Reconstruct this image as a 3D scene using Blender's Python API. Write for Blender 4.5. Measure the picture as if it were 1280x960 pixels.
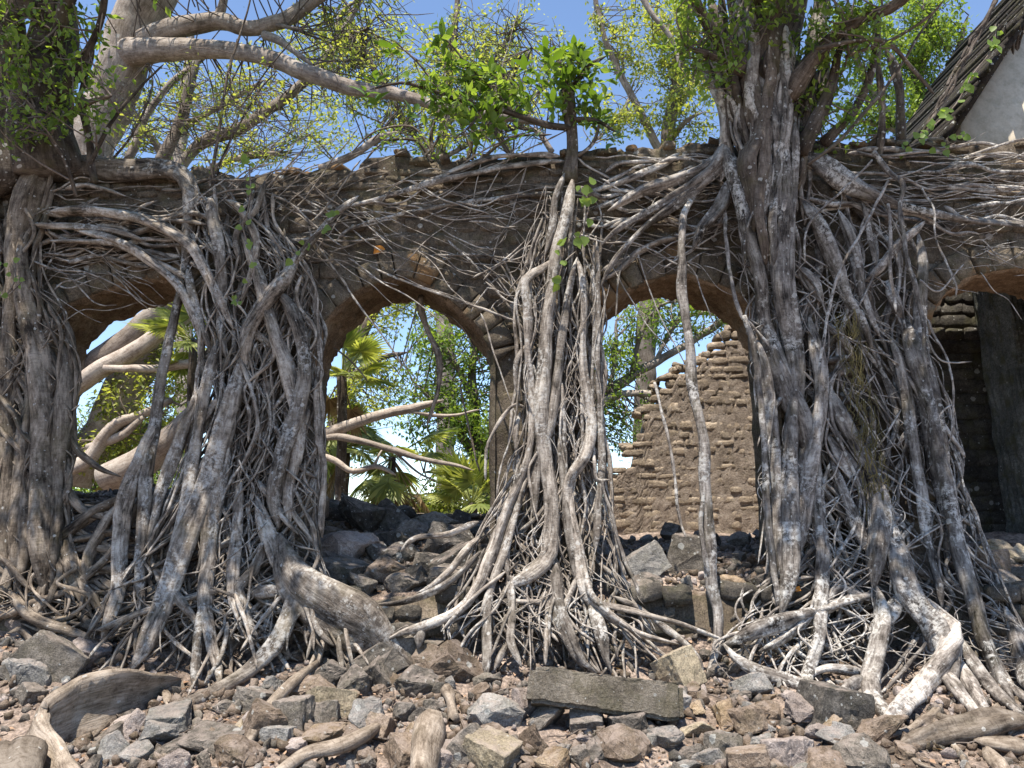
import bpy, bmesh, math, random
import numpy as np
from mathutils import Vector, Matrix, noise as mnoise
random.seed(7)
RNG = np.random.default_rng(11)
SC = bpy.context.scene
for o in list(bpy.data.objects):
    bpy.data.objects.remove(o)
COL = SC.collection

# ------------------------------------------------------------------ camera, sky, sun, exposure
PITCH = 10.0
EYE = np.array([0.0, 0.0, 1.6])
FOC = 967.0                                   # focal length in pixels of the 1280 wide photograph
cam = bpy.data.cameras.new("camera")
cam.sensor_width = 36.0
cam.lens = 36.0 * FOC / 1280.0
cam.clip_start, cam.clip_end = 0.05, 9000.0
cam_o = bpy.data.objects.new("camera", cam)
cam_o.location = EYE
cam_o.rotation_euler = (math.radians(90 + PITCH), 0, 0)
COL.objects.link(cam_o)
SC.camera = cam_o

SUN_EL, SUN_AZ = math.radians(71), math.atan2(-0.45, -1.0)     # sun stands behind the camera's shoulder, high
world = bpy.data.worlds.new("World")
SC.world = world
world.use_nodes = True
wn = world.node_tree
sky = wn.nodes.new("ShaderNodeTexSky")
sky.sky_type = 'NISHITA'
sky.sun_disc = False
sky.sun_elevation = SUN_EL
sky.sun_rotation = SUN_AZ
sky.altitude = 1800
sky.air_density, sky.dust_density, sky.ozone_density = 1.0, 0.0, 1.3
hs = wn.nodes.new("ShaderNodeHueSaturation")
hs.inputs["Saturation"].default_value = 1.0
wn.links.new(sky.outputs[0], hs.inputs["Color"])
wn.links.new(hs.outputs[0], wn.nodes["Background"].inputs[0])
wn.nodes["Background"].inputs[1].default_value = 0.145

sun = bpy.data.lights.new("sun", 'SUN')
sun.energy = 5.0
sun.angle = math.radians(0.53)
sun.color = (1.0, 0.93, 0.82)
sun_o = bpy.data.objects.new("sun", sun)
sd = Vector((math.sin(SUN_AZ) * math.cos(SUN_EL), math.cos(SUN_AZ) * math.cos(SUN_EL), math.sin(SUN_EL)))
sun_o.rotation_euler = sd.to_track_quat('Z', 'Y').to_euler()
sun_o.location = (0, -5, 30)
COL.objects.link(sun_o)
SC.view_settings.view_transform = 'Standard'
SC.view_settings.look = 'None'
SC.view_settings.gamma = 1.0
SC.view_settings.exposure = 1.0

# ------------------------------------------------------------------ projection helper and terrain
CP, SP = math.cos(math.radians(PITCH)), math.sin(math.radians(PITCH))

def P(px, py, Y):
    """world point seen at pixel (px, py) of the photograph at distance Y (world y)"""
    dx, dy = (px - 640.0) / FOC, (480.0 - py) / FOC
    t = Y / (CP - dy * SP)
    return np.array([dx * t, Y, EYE[2] + t * (SP + dy * CP)])

def pxm(Y):
    return Y / FOC

def sst(a, b, v):
    t = np.clip((v - a) / (b - a), 0, 1)
    return t * t * (3 - 2 * t)

H_Y = [-4000, -60, -10, 0, 4.3, 5.4, 6.9, 7.38, 7.52, 8.2, 9.0, 9.8, 10.3, 12, 16, 30, 80, 6000]
H_Z = [-6, -4, -2.2, -0.9, -0.14, 0.02, 0.25, 0.42, 0.93, 1.12, 1.40, 1.60, 1.52, 0.6, -2, -5, -8, -8]
H_Z2 = [-6, -4, -2.2, -0.9, -0.14, 0.02, 0.25, 0.42, 0.93, 1.08, 1.25, 1.38, 1.40, 1.42, 1.3, -5, -8, -8]
def vnoise(x, y, s):
    return (np.sin(x * 1.7 * s + 1.3 + 1.9 * np.sin(y * 0.9 * s)) * np.sin(y * 1.9 * s + 0.7 + 1.5 * np.sin(x * 1.1 * s + 2)))

def hgt(x, y):
    x = np.asarray(x, float); y = np.asarray(y, float)
    a = np.interp(y, H_Y, H_Z); b = np.interp(y, H_Y, H_Z2)
    w = sst(0.5, 1.3, x)
    z = a * (1 - w) + b * w
    z = z + 0.38 * sst(-2.6, -3.6, x) * sst(7.9, 9.2, y) * (1 - sst(11, 14, y))
    z = z + 0.16 * sst(-2.5, -4.8, x) * sst(5.4, 6.6, y) * (1 - sst(7.3, 7.5, y))
    near = sst(2.0, 4.0, y) * (1 - sst(13, 18, y))
    z = z + near * (0.035 * vnoise(x, y, 1.6) + 0.022 * vnoise(x + 3, y + 1, 4.1) + 0.012 * vnoise(x, y - 2, 9.3))
    return z

def ground_hit(px, py, ymin=3.0, ymax=13.0):
    Y = np.arange(ymin, ymax, 0.02)
    dx, dy = (px - 640.0) / FOC, (480.0 - py) / FOC
    t = Y / (CP - dy * SP)
    x = dx * t; z = EYE[2] + t * (SP + dy * CP)
    h = hgt(x, Y)
    k = np.nonzero(z < h)[0]
    return float(Y[k[0]]) if len(k) else None

# ------------------------------------------------------------------ object helpers
def tag(o, label=None, cat=None, group=None, kind=None):
    if label: o['label'] = label
    if cat: o['category'] = cat
    if group: o['group'] = group
    if kind: o['kind'] = kind
    return o

def link(name, mesh, parent=None, mat=None, kind=None):
    o = bpy.data.objects.new(name, mesh)
    COL.objects.link(o)
    if mat is not None and mesh is not None and len(mesh.materials) == 0:
        mesh.materials.append(mat)
    if parent is not None:
        o.parent = parent
        o.matrix_parent_inverse = Matrix.Translation(-Vector(parent.location))
    if kind: o['kind'] = kind
    return o

def thing(name, loc, label, cat, group=None):
    o = bpy.data.objects.new(name, None)
    o.location = Vector([float(v) for v in loc])
    o.empty_display_size = 0.1
    COL.objects.link(o)
    return tag(o, label, cat, group)

def mesh_np(name, V, F, smooth=True, attr=None):
    """V (n,3) array, F list of face index arrays all of the same size or list of lists"""
    m = bpy.data.meshes.new(name)
    V = np.asarray(V, np.float32)
    F = np.asarray(F, np.int32)
    nf, k = F.shape
    m.vertices.add(len(V)); m.vertices.foreach_set("co", V.ravel())
    m.loops.add(nf * k); m.loops.foreach_set("vertex_index", F.ravel())
    m.polygons.add(nf)
    m.polygons.foreach_set("loop_start", np.arange(0, nf * k, k, dtype=np.int32))
    try:
        m.polygons.foreach_set("loop_total", np.full(nf, k, np.int32))
    except Exception:
        pass
    m.update(calc_edges=True)
    if smooth:
        m.polygons.foreach_set("use_smooth", np.ones(nf, bool))
    if attr is not None:
        a = m.attributes.new("rt", 'FLOAT_VECTOR', 'POINT')
        a.data.foreach_set("vector", np.asarray(attr, np.float32).ravel())
    return m

# ------------------------------------------------------------------ materials
def nmat(name):
    m = bpy.data.materials.new(name)
    m.use_nodes = True
    nt = m.node_tree
    nt.nodes.clear()
    return m, nt

def N(nt, typ, **kw):
    n = nt.nodes.new(typ)
    for k, v in kw.items():
        if k.startswith("i_"):
            n.inputs[int(k[2:])].default_value = v
        else:
            setattr(n, k, v)
    return n

def L(nt, a, b):
    nt.links.new(a, b)

def ramp(nt, fac, stops):
    r = N(nt, "ShaderNodeValToRGB")
    e = r.color_ramp.elements
    while len(e) > 1: e.remove(e[-1])
    e[0].position = stops[0][0]; e[0].color = (*stops[0][1], 1)
    for p, c in stops[1:]:
        x = e.new(p); x.color = (*c, 1)
    L(nt, fac, r.inputs[0])
    return r.outputs[0]

def noise(nt, vec, scale, detail=5, rough=0.6):
    n = N(nt, "ShaderNodeTexNoise")
    n.inputs["Scale"].default_value = scale
    n.inputs["Detail"].default_value = detail
    n.inputs["Roughness"].default_value = rough
    L(nt, vec, n.inputs["Vector"])
    return n.outputs["Fac"]

def mixc(nt, fac, a, b, blend='MIX'):
    n = N(nt, "ShaderNodeMix", data_type='RGBA', blend_type=blend)
    for s, v in ((n.inputs[0], fac), (n.inputs[6], a), (n.inputs[7], b)):
        if hasattr(v, "default_value") or hasattr(v, "is_output"):
            L(nt, v, s)
        elif isinstance(v, (int, float)):
            s.default_value = v
        else:
            s.default_value = (*v, 1)
    return n.outputs[2]

def mathn(nt, op, a, b=None, clamp=False):
    n = N(nt, "ShaderNodeMath", operation=op, use_clamp=clamp)
    for i, v in enumerate((a, b)):
        if v is None: continue
        if isinstance(v, (int, float)): n.inputs[i].default_value = v
        else: L(nt, v, n.inputs[i])
    return n.outputs[0]

def finish(nt, color, bump_h, strength=0.6, dist=0.02, rough=0.9, spec=0.2):
    b = N(nt, "ShaderNodeBsdfPrincipled")
    b.inputs["Roughness"].default_value = rough
    b.inputs["Specular IOR Level"].default_value = spec
    L(nt, color, b.inputs["Base Color"])
    if bump_h is not None:
        bp = N(nt, "ShaderNodeBump")
        bp.inputs["Strength"].default_value = strength
        bp.inputs["Distance"].default_value = dist
        L(nt, bump_h, bp.inputs["Height"])
        L(nt, bp.outputs[0], b.inputs["Normal"])
    out = N(nt, "ShaderNodeOutputMaterial")
    L(nt, b.outputs[0], out.inputs[0])

def spots(nt, vec, scale, size, keep):
    """1 inside round spots; only the share KEEP of the cells carries one"""
    v = N(nt, "ShaderNodeTexVoronoi")
    v.inputs["Scale"].default_value = scale
    L(nt, vec, v.inputs["Vector"])
    wob = mathn(nt, 'MULTIPLY_ADD', noise(nt, vec, scale * 3.1, 3), 0.34)
    wob.node.inputs[2].default_value = -0.17
    d = mathn(nt, 'ADD', v.outputs["Distance"], wob)
    sep = N(nt, "ShaderNodeSeparateColor"); L(nt, v.outputs["Color"], sep.inputs[0])
    szv = mathn(nt, 'MULTIPLY', sep.outputs[1], size)
    inside = mathn(nt, 'LESS_THAN', d, szv)
    k = mathn(nt, 'LESS_THAN', sep.outputs[0], keep)
    return mathn(nt, 'MULTIPLY', inside, k)

def stone_mat(name, c0, c1, c2, lichen=0.25, scale=3.0, moss=0.0, bump=0.9, wear=None, dust=0.0, grain=0.8):
    m, nt = nmat(name)
    geo = N(nt, "ShaderNodeNewGeometry")
    oi = N(nt, "ShaderNodeObjectInfo")
    pos = geo.outputs["Position"]
    n1 = noise(nt, pos, scale, 7, 0.68)
    n2 = noise(nt, pos, scale * 7.3, 6, 0.7)
    n3 = noise(nt, pos, scale * 29, 4, 0.7)
    f = mathn(nt, 'ADD', mathn(nt, 'MULTIPLY', n1, 0.6), mathn(nt, 'MULTIPLY', n2, 0.4))
    c = ramp(nt, f, [(0.34, c0), (0.5, c1), (0.64, c2)])
    val = mathn(nt, 'MULTIPLY_ADD', oi.outputs["Random"], 0.5); val.node.inputs[2].default_value = 0.75
    hsv = N(nt, "ShaderNodeHueSaturation"); L(nt, c, hsv.inputs["Color"]); L(nt, val, hsv.inputs["Value"])
    c = hsv.outputs[0]
    grit = ramp(nt, n3, [(0.38, (0.45, 0.44, 0.43)), (0.55, (1, 1, 1)), (0.7, (1.25, 1.22, 1.18))])
    c = mixc(nt, grain, c, grit, 'MULTIPLY')
    if moss:
        mn = ramp(nt, noise(nt, pos, 4.7, 5, 0.65), [(0.50, (0, 0, 0)), (0.62, (1, 1, 1))])
        mm = mathn(nt, 'MULTIPLY', mn, moss)
        c = mixc(nt, mm, c, (0.075, 0.07, 0.028))
    if wear:
        wm = ramp(nt, noise(nt, pos, 2.3, 6, 0.6), [(0.53, (0, 0, 0)), (0.63, (1, 1, 1))])
        c = mixc(nt, mathn(nt, 'MULTIPLY', wm, 0.85), c, wear)
    if lichen:
        s1 = spots(nt, pos, 11, 0.42, lichen)
        s2 = spots(nt, pos, 34, 0.42, lichen * 0.8)
        s = mathn(nt, 'MAXIMUM', s1, s2)
        c = mixc(nt, mathn(nt, 'MULTIPLY', s, 0.6), c, (0.40, 0.40, 0.375))
    if dust:                                    # soil settled on the ledges
        sx = N(nt, "ShaderNodeSeparateXYZ"); L(nt, geo.outputs["Normal"], sx.inputs[0])
        up = ramp(nt, sx.outputs[2], [(0.35, (0, 0, 0)), (0.9, (1, 1, 1))])
        dn = ramp(nt, noise(nt, pos, 8.0, 5, 0.7), [(0.42, (0, 0, 0)), (0.6, (1, 1, 1))])
        c = mixc(nt, mathn(nt, 'MULTIPLY', mathn(nt, 'MULTIPLY', up, dn), dust), c, (0.33, 0.27, 0.235))
    h = mathn(nt, 'ADD', mathn(nt, 'MULTIPLY', n2, 0.7), mathn(nt, 'MULTIPLY', n3, 0.35))
    finish(nt, c, h, bump, 0.03, 0.93, 0.15)
    return m

def bark_mat(name, dark, mid, pale, white=0.3, moss=0.1, spot_scale=16, patch=None):
    m, nt = nmat(name)
    at = N(nt, "ShaderNodeAttribute", attribute_name="rt")
    geo = N(nt, "ShaderNodeNewGeometry")
    oi = N(nt, "ShaderNodeObjectInfo")
    off = N(nt, "ShaderNodeVectorMath", operation='ADD')
    L(nt, at.outputs["Vector"], off.inputs[0])
    cmb = N(nt, "ShaderNodeCombineXYZ")
    L(nt, mathn(nt, 'MULTIPLY', oi.outputs["Random"], 37.0), cmb.inputs[0])
    L(nt, cmb.outputs[0], off.inputs[1])
    st = N(nt, "ShaderNodeVectorMath", operation='MULTIPLY')
    L(nt, off.outputs[0], st.inputs[0]); st.inputs[1].default_value = (0.22, 1, 1)
    v = off.outputs[0]
    streak = noise(nt, st.outputs[0], 34, 6, 0.7)
    big = noise(nt, v, 3.2, 5, 0.65)
    fine = noise(nt, v, 75, 3, 0.6)
    ring = N(nt, "ShaderNodeVectorMath", operation='MULTIPLY')
    L(nt, off.outputs[0], ring.inputs[0]); ring.inputs[1].default_value = (1, 0.25, 0.25)
    rings = noise(nt, ring.outputs[0], 60, 3, 0.6)
    f = mathn(nt, 'ADD', mathn(nt, 'MULTIPLY', streak, 0.5), mathn(nt, 'MULTIPLY', big, 0.5))
    c = ramp(nt, f, [(0.39, dark), (0.49, mid), (0.60, pale)])
    val = mathn(nt, 'MULTIPLY_ADD', oi.outputs["Random"], 0.65); val.node.inputs[2].default_value = 0.62
    hsv = N(nt, "ShaderNodeHueSaturation"); L(nt, c, hsv.inputs["Color"]); L(nt, val, hsv.inputs["Value"])
    c = hsv.outputs[0]
    dk = ramp(nt, rings, [(0.36, (0.55, 0.52, 0.5)), (0.47, (1, 1, 1))])
    c = mixc(nt, 0.6, c, dk, 'MULTIPLY')
    if moss:
        mm = ramp(nt, noise(nt, geo.outputs["Position"], 3.1, 5, 0.65), [(0.52, (0, 0, 0)), (0.64, (1, 1, 1))])
        c = mixc(nt, mathn(nt, 'MULTIPLY', mm, moss), c, (0.09, 0.08, 0.035))
    if patch:
        pm = ramp(nt, noise(nt, geo.outputs["Position"], 2.2, 6, 0.7), [(0.5, (0, 0, 0)), (0.56, (1, 1, 1))])
        pm2 = ramp(nt, noise(nt, v, 23, 6, 0.75), [(0.46, (0, 0, 0)), (0.56, (1, 1, 1))])
        c = mixc(nt, mathn(nt, 'MULTIPLY', mathn(nt, 'MULTIPLY', pm, pm2), patch), c, (0.56, 0.535, 0.495))
    if white:
        s = mathn(nt, 'MAXIMUM', spots(nt, v, spot_scale, 0.42, white), spots(nt, v, spot_scale * 2.3, 0.42, white))
        c = mixc(nt, mathn(nt, 'MULTIPLY', s, 0.55), c, (0.47, 0.46, 0.43))
    h = mathn(nt, 'ADD', mathn(nt, 'MULTIPLY', streak, 0.7), mathn(nt, 'ADD', mathn(nt, 'MULTIPLY', fine, 0.25), mathn(nt, 'MULTIPLY', rings, 0.35)))
    finish(nt, c, h, 0.75, 0.02, 0.88, 0.2)
    return m

def leaf_mat(name, ca, cb, trans=0.5, gloss=0.25):
    m, nt = nmat(name)
    geo = N(nt, "ShaderNodeNewGeometry")
    r = geo.outputs["Random Per Island"]
    big = noise(nt, geo.outputs["Position"], 1.3, 3)
    f = mathn(nt, 'ADD', mathn(nt, 'MULTIPLY', r, 0.65), mathn(nt, 'MULTIPLY', big, 0.5))
    c = ramp(nt, f, [(0.2, ca), (0.75, cb)])
    d = N(nt, "ShaderNodeBsdfPrincipled")
    d.inputs["Roughness"].default_value = 0.45
    d.inputs["Specular IOR Level"].default_value = gloss
    L(nt, c, d.inputs["Base Color"])
    t = N(nt, "ShaderNodeBsdfTranslucent")
    tc = mixc(nt, 1.0, c, (1.5, 1.45, 0.55), 'MULTIPLY')
    L(nt, tc, t.inputs[0])
    mx = N(nt, "ShaderNodeMixShader"); mx.inputs[0].default_value = trans
    L(nt, d.outputs[0], mx.inputs[1]); L(nt, t.outputs[0], mx.inputs[2])
    out = N(nt, "ShaderNodeOutputMaterial"); L(nt, mx.outputs[0], out.inputs[0])
    return m

def ground_mat():
    m, nt = nmat("rubbly_soil")
    geo = N(nt, "ShaderNodeNewGeometry"); pos = geo.outputs["Position"]
    n1 = noise(nt, pos, 1.6, 6, 0.65); n2 = noise(nt, pos, 14, 6, 0.75); n3 = noise(nt, pos, 60, 4, 0.7)
    c = ramp(nt, n1, [(0.35, (0.15, 0.122, 0.10)), (0.5, (0.33, 0.275, 0.235)), (0.66, (0.48, 0.41, 0.36))])
    c = mixc(nt, 0.9, c, ramp(nt, n2, [(0.35, (0.35, 0.33, 0.32)), (0.52, (0.95, 0.92, 0.9)), (0.68, (1.45, 1.38, 1.3))]), 'MULTIPLY')
    v = N(nt, "ShaderNodeTexVoronoi"); v.inputs["Scale"].default_value = 42; L(nt, pos, v.inputs["Vector"])
    sp = N(nt, "ShaderNodeSeparateColor"); L(nt, v.outputs["Color"], sp.inputs[0])
    c = mixc(nt, 0.55, c, ramp(nt, sp.outputs[0], [(0.0, (0.45, 0.4, 0.36)), (0.5, (1, 0.93, 0.88)), (1.0, (1.35, 1.25, 1.2))]), 'MULTIPLY')
    sep = N(nt, "ShaderNodeSeparateXYZ"); L(nt, pos, sep.inputs[0])
    far = N(nt, "ShaderNodeMapRange"); far.inputs[1].default_value = 13; far.inputs[2].default_value = 18
    L(nt, sep.outputs[1], far.inputs[0])
    c = mixc(nt, far.outputs[0], c, ramp(nt, n2, [(0.3, (0.03, 0.05, 0.015)), (0.7, (0.08, 0.12, 0.03))]))
    h = mathn(nt, 'ADD', mathn(nt, 'MULTIPLY', n2, 1.0), mathn(nt, 'SUBTRACT', mathn(nt, 'MULTIPLY', n3, 0.5), mathn(nt, 'MULTIPLY', v.outputs["Distance"], 0.5)))
    finish(nt, c, h, 1.0, 0.04, 0.95, 0.1)
    return m

M = {}
M['soil'] = ground_mat()
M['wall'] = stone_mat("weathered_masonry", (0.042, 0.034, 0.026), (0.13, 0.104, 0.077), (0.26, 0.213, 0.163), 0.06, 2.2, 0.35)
M['arch'] = stone_mat("arch_stone", (0.05, 0.041, 0.032), (0.14, 0.114, 0.084), (0.26, 0.213, 0.155), 0.08, 3.1, 0.3, wear=(0.19, 0.11, 0.05))
M['soffit'] = stone_mat("earthy_soffit", (0.075, 0.05, 0.032), (0.20, 0.138, 0.088), (0.36, 0.265, 0.18), 0.0, 2.6, 0.0, 1.0)
M['ruin_stone'] = stone_mat("brown_rubble_stone", (0.115, 0.088, 0.064), (0.315, 0.25, 0.185), (0.50, 0.42, 0.33), 0.02, 4.2, 0.15, 1.0)
M['ruin_mortar'] = stone_mat("crumbled_mortar", (0.105, 0.08, 0.062), (0.27, 0.218, 0.174), (0.44, 0.372, 0.31), 0.0, 5.0, 0.1, 1.2)
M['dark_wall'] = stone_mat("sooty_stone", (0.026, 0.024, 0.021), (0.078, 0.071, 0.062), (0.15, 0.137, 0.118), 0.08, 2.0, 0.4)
M['plinth'] = stone_mat('plinth_stone', (0.03, 0.027, 0.024), (0.09, 0.08, 0.068), (0.19, 0.165, 0.135), 0.1, 3.0, 0.25)
M['cement'] = stone_mat("grey_render", (0.035, 0.038, 0.033), (0.11, 0.112, 0.10), (0.23, 0.225, 0.20), 0.05, 1.6, 0.6, 0.9)
M['plaster'] = stone_mat("pale_plaster", (0.42, 0.35, 0.26), (0.68, 0.59, 0.46), (0.78, 0.70, 0.58), 0.0, 0.9, 0.2, 0.15, grain=0.15)
M['roof'] = stone_mat("old_roof", (0.012, 0.010, 0.009), (0.032, 0.026, 0.021), (0.07, 0.056, 0.045), 0.1, 2.0, 0.4)
ROCKS = {
    'dark grey': stone_mat("dark_grey_stone", (0.052, 0.045, 0.038), (0.14, 0.123, 0.104), (0.27, 0.24, 0.207), 0.12, 3.5, 0.15, dust=0.55),
    'pale grey': stone_mat("pale_grey_stone", (0.10, 0.096, 0.09), (0.22, 0.21, 0.196), (0.36, 0.342, 0.318), 0.1, 3.2, 0.2, dust=0.55),
    'brown': stone_mat("brown_stone", (0.075, 0.055, 0.04), (0.18, 0.135, 0.10), (0.32, 0.255, 0.20), 0.08, 3.4, 0.2, dust=0.55),
    'pinkish': stone_mat("pinkish_stone", (0.14, 0.112, 0.099), (0.30, 0.253, 0.228), (0.48, 0.42, 0.388), 0.06, 3.7, 0.0, dust=0.55),
    'ochre': stone_mat("ochre_stone", (0.10, 0.068, 0.04), (0.235, 0.17, 0.11), (0.37, 0.29, 0.20), 0.08, 3.3, 0.2, dust=0.55),
    'blackish': stone_mat("blackish_stone", (0.032, 0.029, 0.026), (0.09, 0.081, 0.071), (0.19, 0.173, 0.153), 0.2, 3.0, 0.2, dust=0.55),
    'beige': stone_mat("beige_stone", (0.21, 0.17, 0.12), (0.36, 0.30, 0.21), (0.48, 0.41, 0.30), 0.05, 2.5, 0.2, dust=0.55),
}
M['bark_left'] = bark_mat("brown_grey_root", (0.030, 0.022, 0.016), (0.145, 0.115, 0.088), (0.32, 0.265, 0.21), 0.06, 0.25, 18)
M['bark_pier'] = bark_mat("grey_root", (0.030, 0.024, 0.019), (0.185, 0.152, 0.123), (0.40, 0.35, 0.295), 0.06, 0.2, 17, patch=0.55)
M['bark_small'] = bark_mat("silver_root", (0.028, 0.023, 0.019), (0.19, 0.16, 0.134), (0.41, 0.365, 0.315), 0.08, 0.15, 17, patch=0.65)
M['bark_big'] = bark_mat("lichened_root", (0.028, 0.022, 0.018), (0.18, 0.155, 0.135), (0.42, 0.38, 0.34), 0.13, 0.2, 13, patch=0.75)
M['bark_dark'] = bark_mat("dark_trunk", (0.03, 0.023, 0.018), (0.082, 0.064, 0.051), (0.165, 0.136, 0.112), 0.18, 0.35, 14)
M['bark_pale'] = bark_mat("pale_smooth_bark", (0.12, 0.095, 0.076), (0.225, 0.187, 0.158), (0.35, 0.305, 0.265), 0.05, 0.05, 9)
M['bark_cream'] = bark_mat('cream_smooth_bark', (0.24, 0.19, 0.155), (0.40, 0.335, 0.285), (0.52, 0.46, 0.40), 0.0, 0.03, 9)
M['bark_tan'] = bark_mat("tan_ground_root", (0.075, 0.056, 0.041), (0.19, 0.152, 0.117), (0.32, 0.268, 0.218), 0.03, 0.1, 10)
M['twig'] = bark_mat("twig_bark", (0.07, 0.055, 0.045), (0.15, 0.12, 0.10), (0.25, 0.21, 0.18), 0.0, 0.0, 20)
M['leaf_dark'] = leaf_mat("glossy_fig_leaf", (0.03, 0.07, 0.014), (0.12, 0.205, 0.032), 0.4, 0.5)
M['leaf_mid'] = leaf_mat("green_leaf", (0.07, 0.125, 0.028), (0.22, 0.31, 0.075), 0.5, 0.3)
M['leaf_yellow'] = leaf_mat("yellow_green_leaf", (0.13, 0.175, 0.045), (0.38, 0.41, 0.135), 0.55, 0.25)
M['leaf_palm'] = leaf_mat("palm_leaf", (0.11, 0.155, 0.04), (0.39, 0.42, 0.16), 0.45, 0.4)
M['leaf_dead'] = leaf_mat("dead_palm_leaf", (0.16, 0.10, 0.05), (0.33, 0.24, 0.14), 0.25, 0.1)
M['litter'] = leaf_mat("dry_leaf", (0.17, 0.09, 0.05), (0.42, 0.28, 0.19), 0.2, 0.1)
M['orange'] = leaf_mat("orange_leaf", (0.45, 0.16, 0.03), (0.6, 0.25, 0.05), 0.3, 0.1)

# ------------------------------------------------------------------ ground
def axis(lo, hi, fine0, fine1, step, grow=1.35):
    a = list(np.arange(fine0, fine1 + 1e-6, step))
    s, v = step, fine1
    while v < hi:
        s *= grow; v += s; a.append(v)
    s, v = step, fine0
    pre = []
    while v > lo:
        s *= grow; v -= s; pre.append(v)
    return np.array(pre[::-1] + a)

def build_ground():
    xs = axis(-5000, 5000, -6.5, 6.5, 0.045); ys = axis(-3000, 6000, 4.0, 10.8, 0.04)
    X, Y = np.meshgrid(xs, ys)
    Z = hgt(X, Y)
    near = sst(3.5, 4.5, Y) * (1 - sst(10, 12, Y))
    Z = Z + near * RNG.normal(0, 0.006, Z.shape)
    V = np.stack([X, Y, Z], -1).reshape(-1, 3)
    nx, ny = len(xs), len(ys)
    i = np.arange(nx - 1)[None, :] + nx * np.arange(ny - 1)[:, None]
    F = np.stack([i, i + 1, i + 1 + nx, i + nx], -1).reshape(-1, 4)
    o = link("ground", mesh_np("ground", V, F), None, M['soil'], 'structure')
build_ground()

# ------------------------------------------------------------------ tubes (roots, branches, trunks)
def crom(C, step):
    C = np.asarray(C, float)
    if len(C) == 2:
        n = max(2, int(np.linalg.norm(C[1, :3] - C[0, :3]) / step) + 1)
        t = np.linspace(0, 1, n)[:, None]
        return C[0] * (1 - t) + C[1] * t
    A = np.vstack([2 * C[0] - C[1], C, 2 * C[-1] - C[-2]])
    out = []
    for k in range(1, len(A) - 2):
        p0, p1, p2, p3 = A[k - 1], A[k], A[k + 1], A[k + 2]
        n = max(1, int(np.linalg.norm(p2[:3] - p1[:3]) / step))
        t = (np.arange(n) / n)[:, None]
        out.append(0.5 * (2 * p1 + (p2 - p0) * t + (2 * p0 - 5 * p1 + 4 * p2 - p3) * t * t + (3 * p1 - p0 - 3 * p2 + p3) * t ** 3))
    out.append(C[-1][None])
    return np.vstack(out)

def wob(n, length, amp, rng):
    s = np.linspace(0, length, n)
    w = np.zeros((n, 3))
    for f, a in ((1.1, 1.0), (2.7, 0.55), (6.3, 0.25)):
        for c in range(3):
            w[:, c] += a * np.sin(s * f * rng.uniform(0.7, 1.4) * 2.2 + rng.uniform(0, 6.28))
    return w * amp

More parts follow.
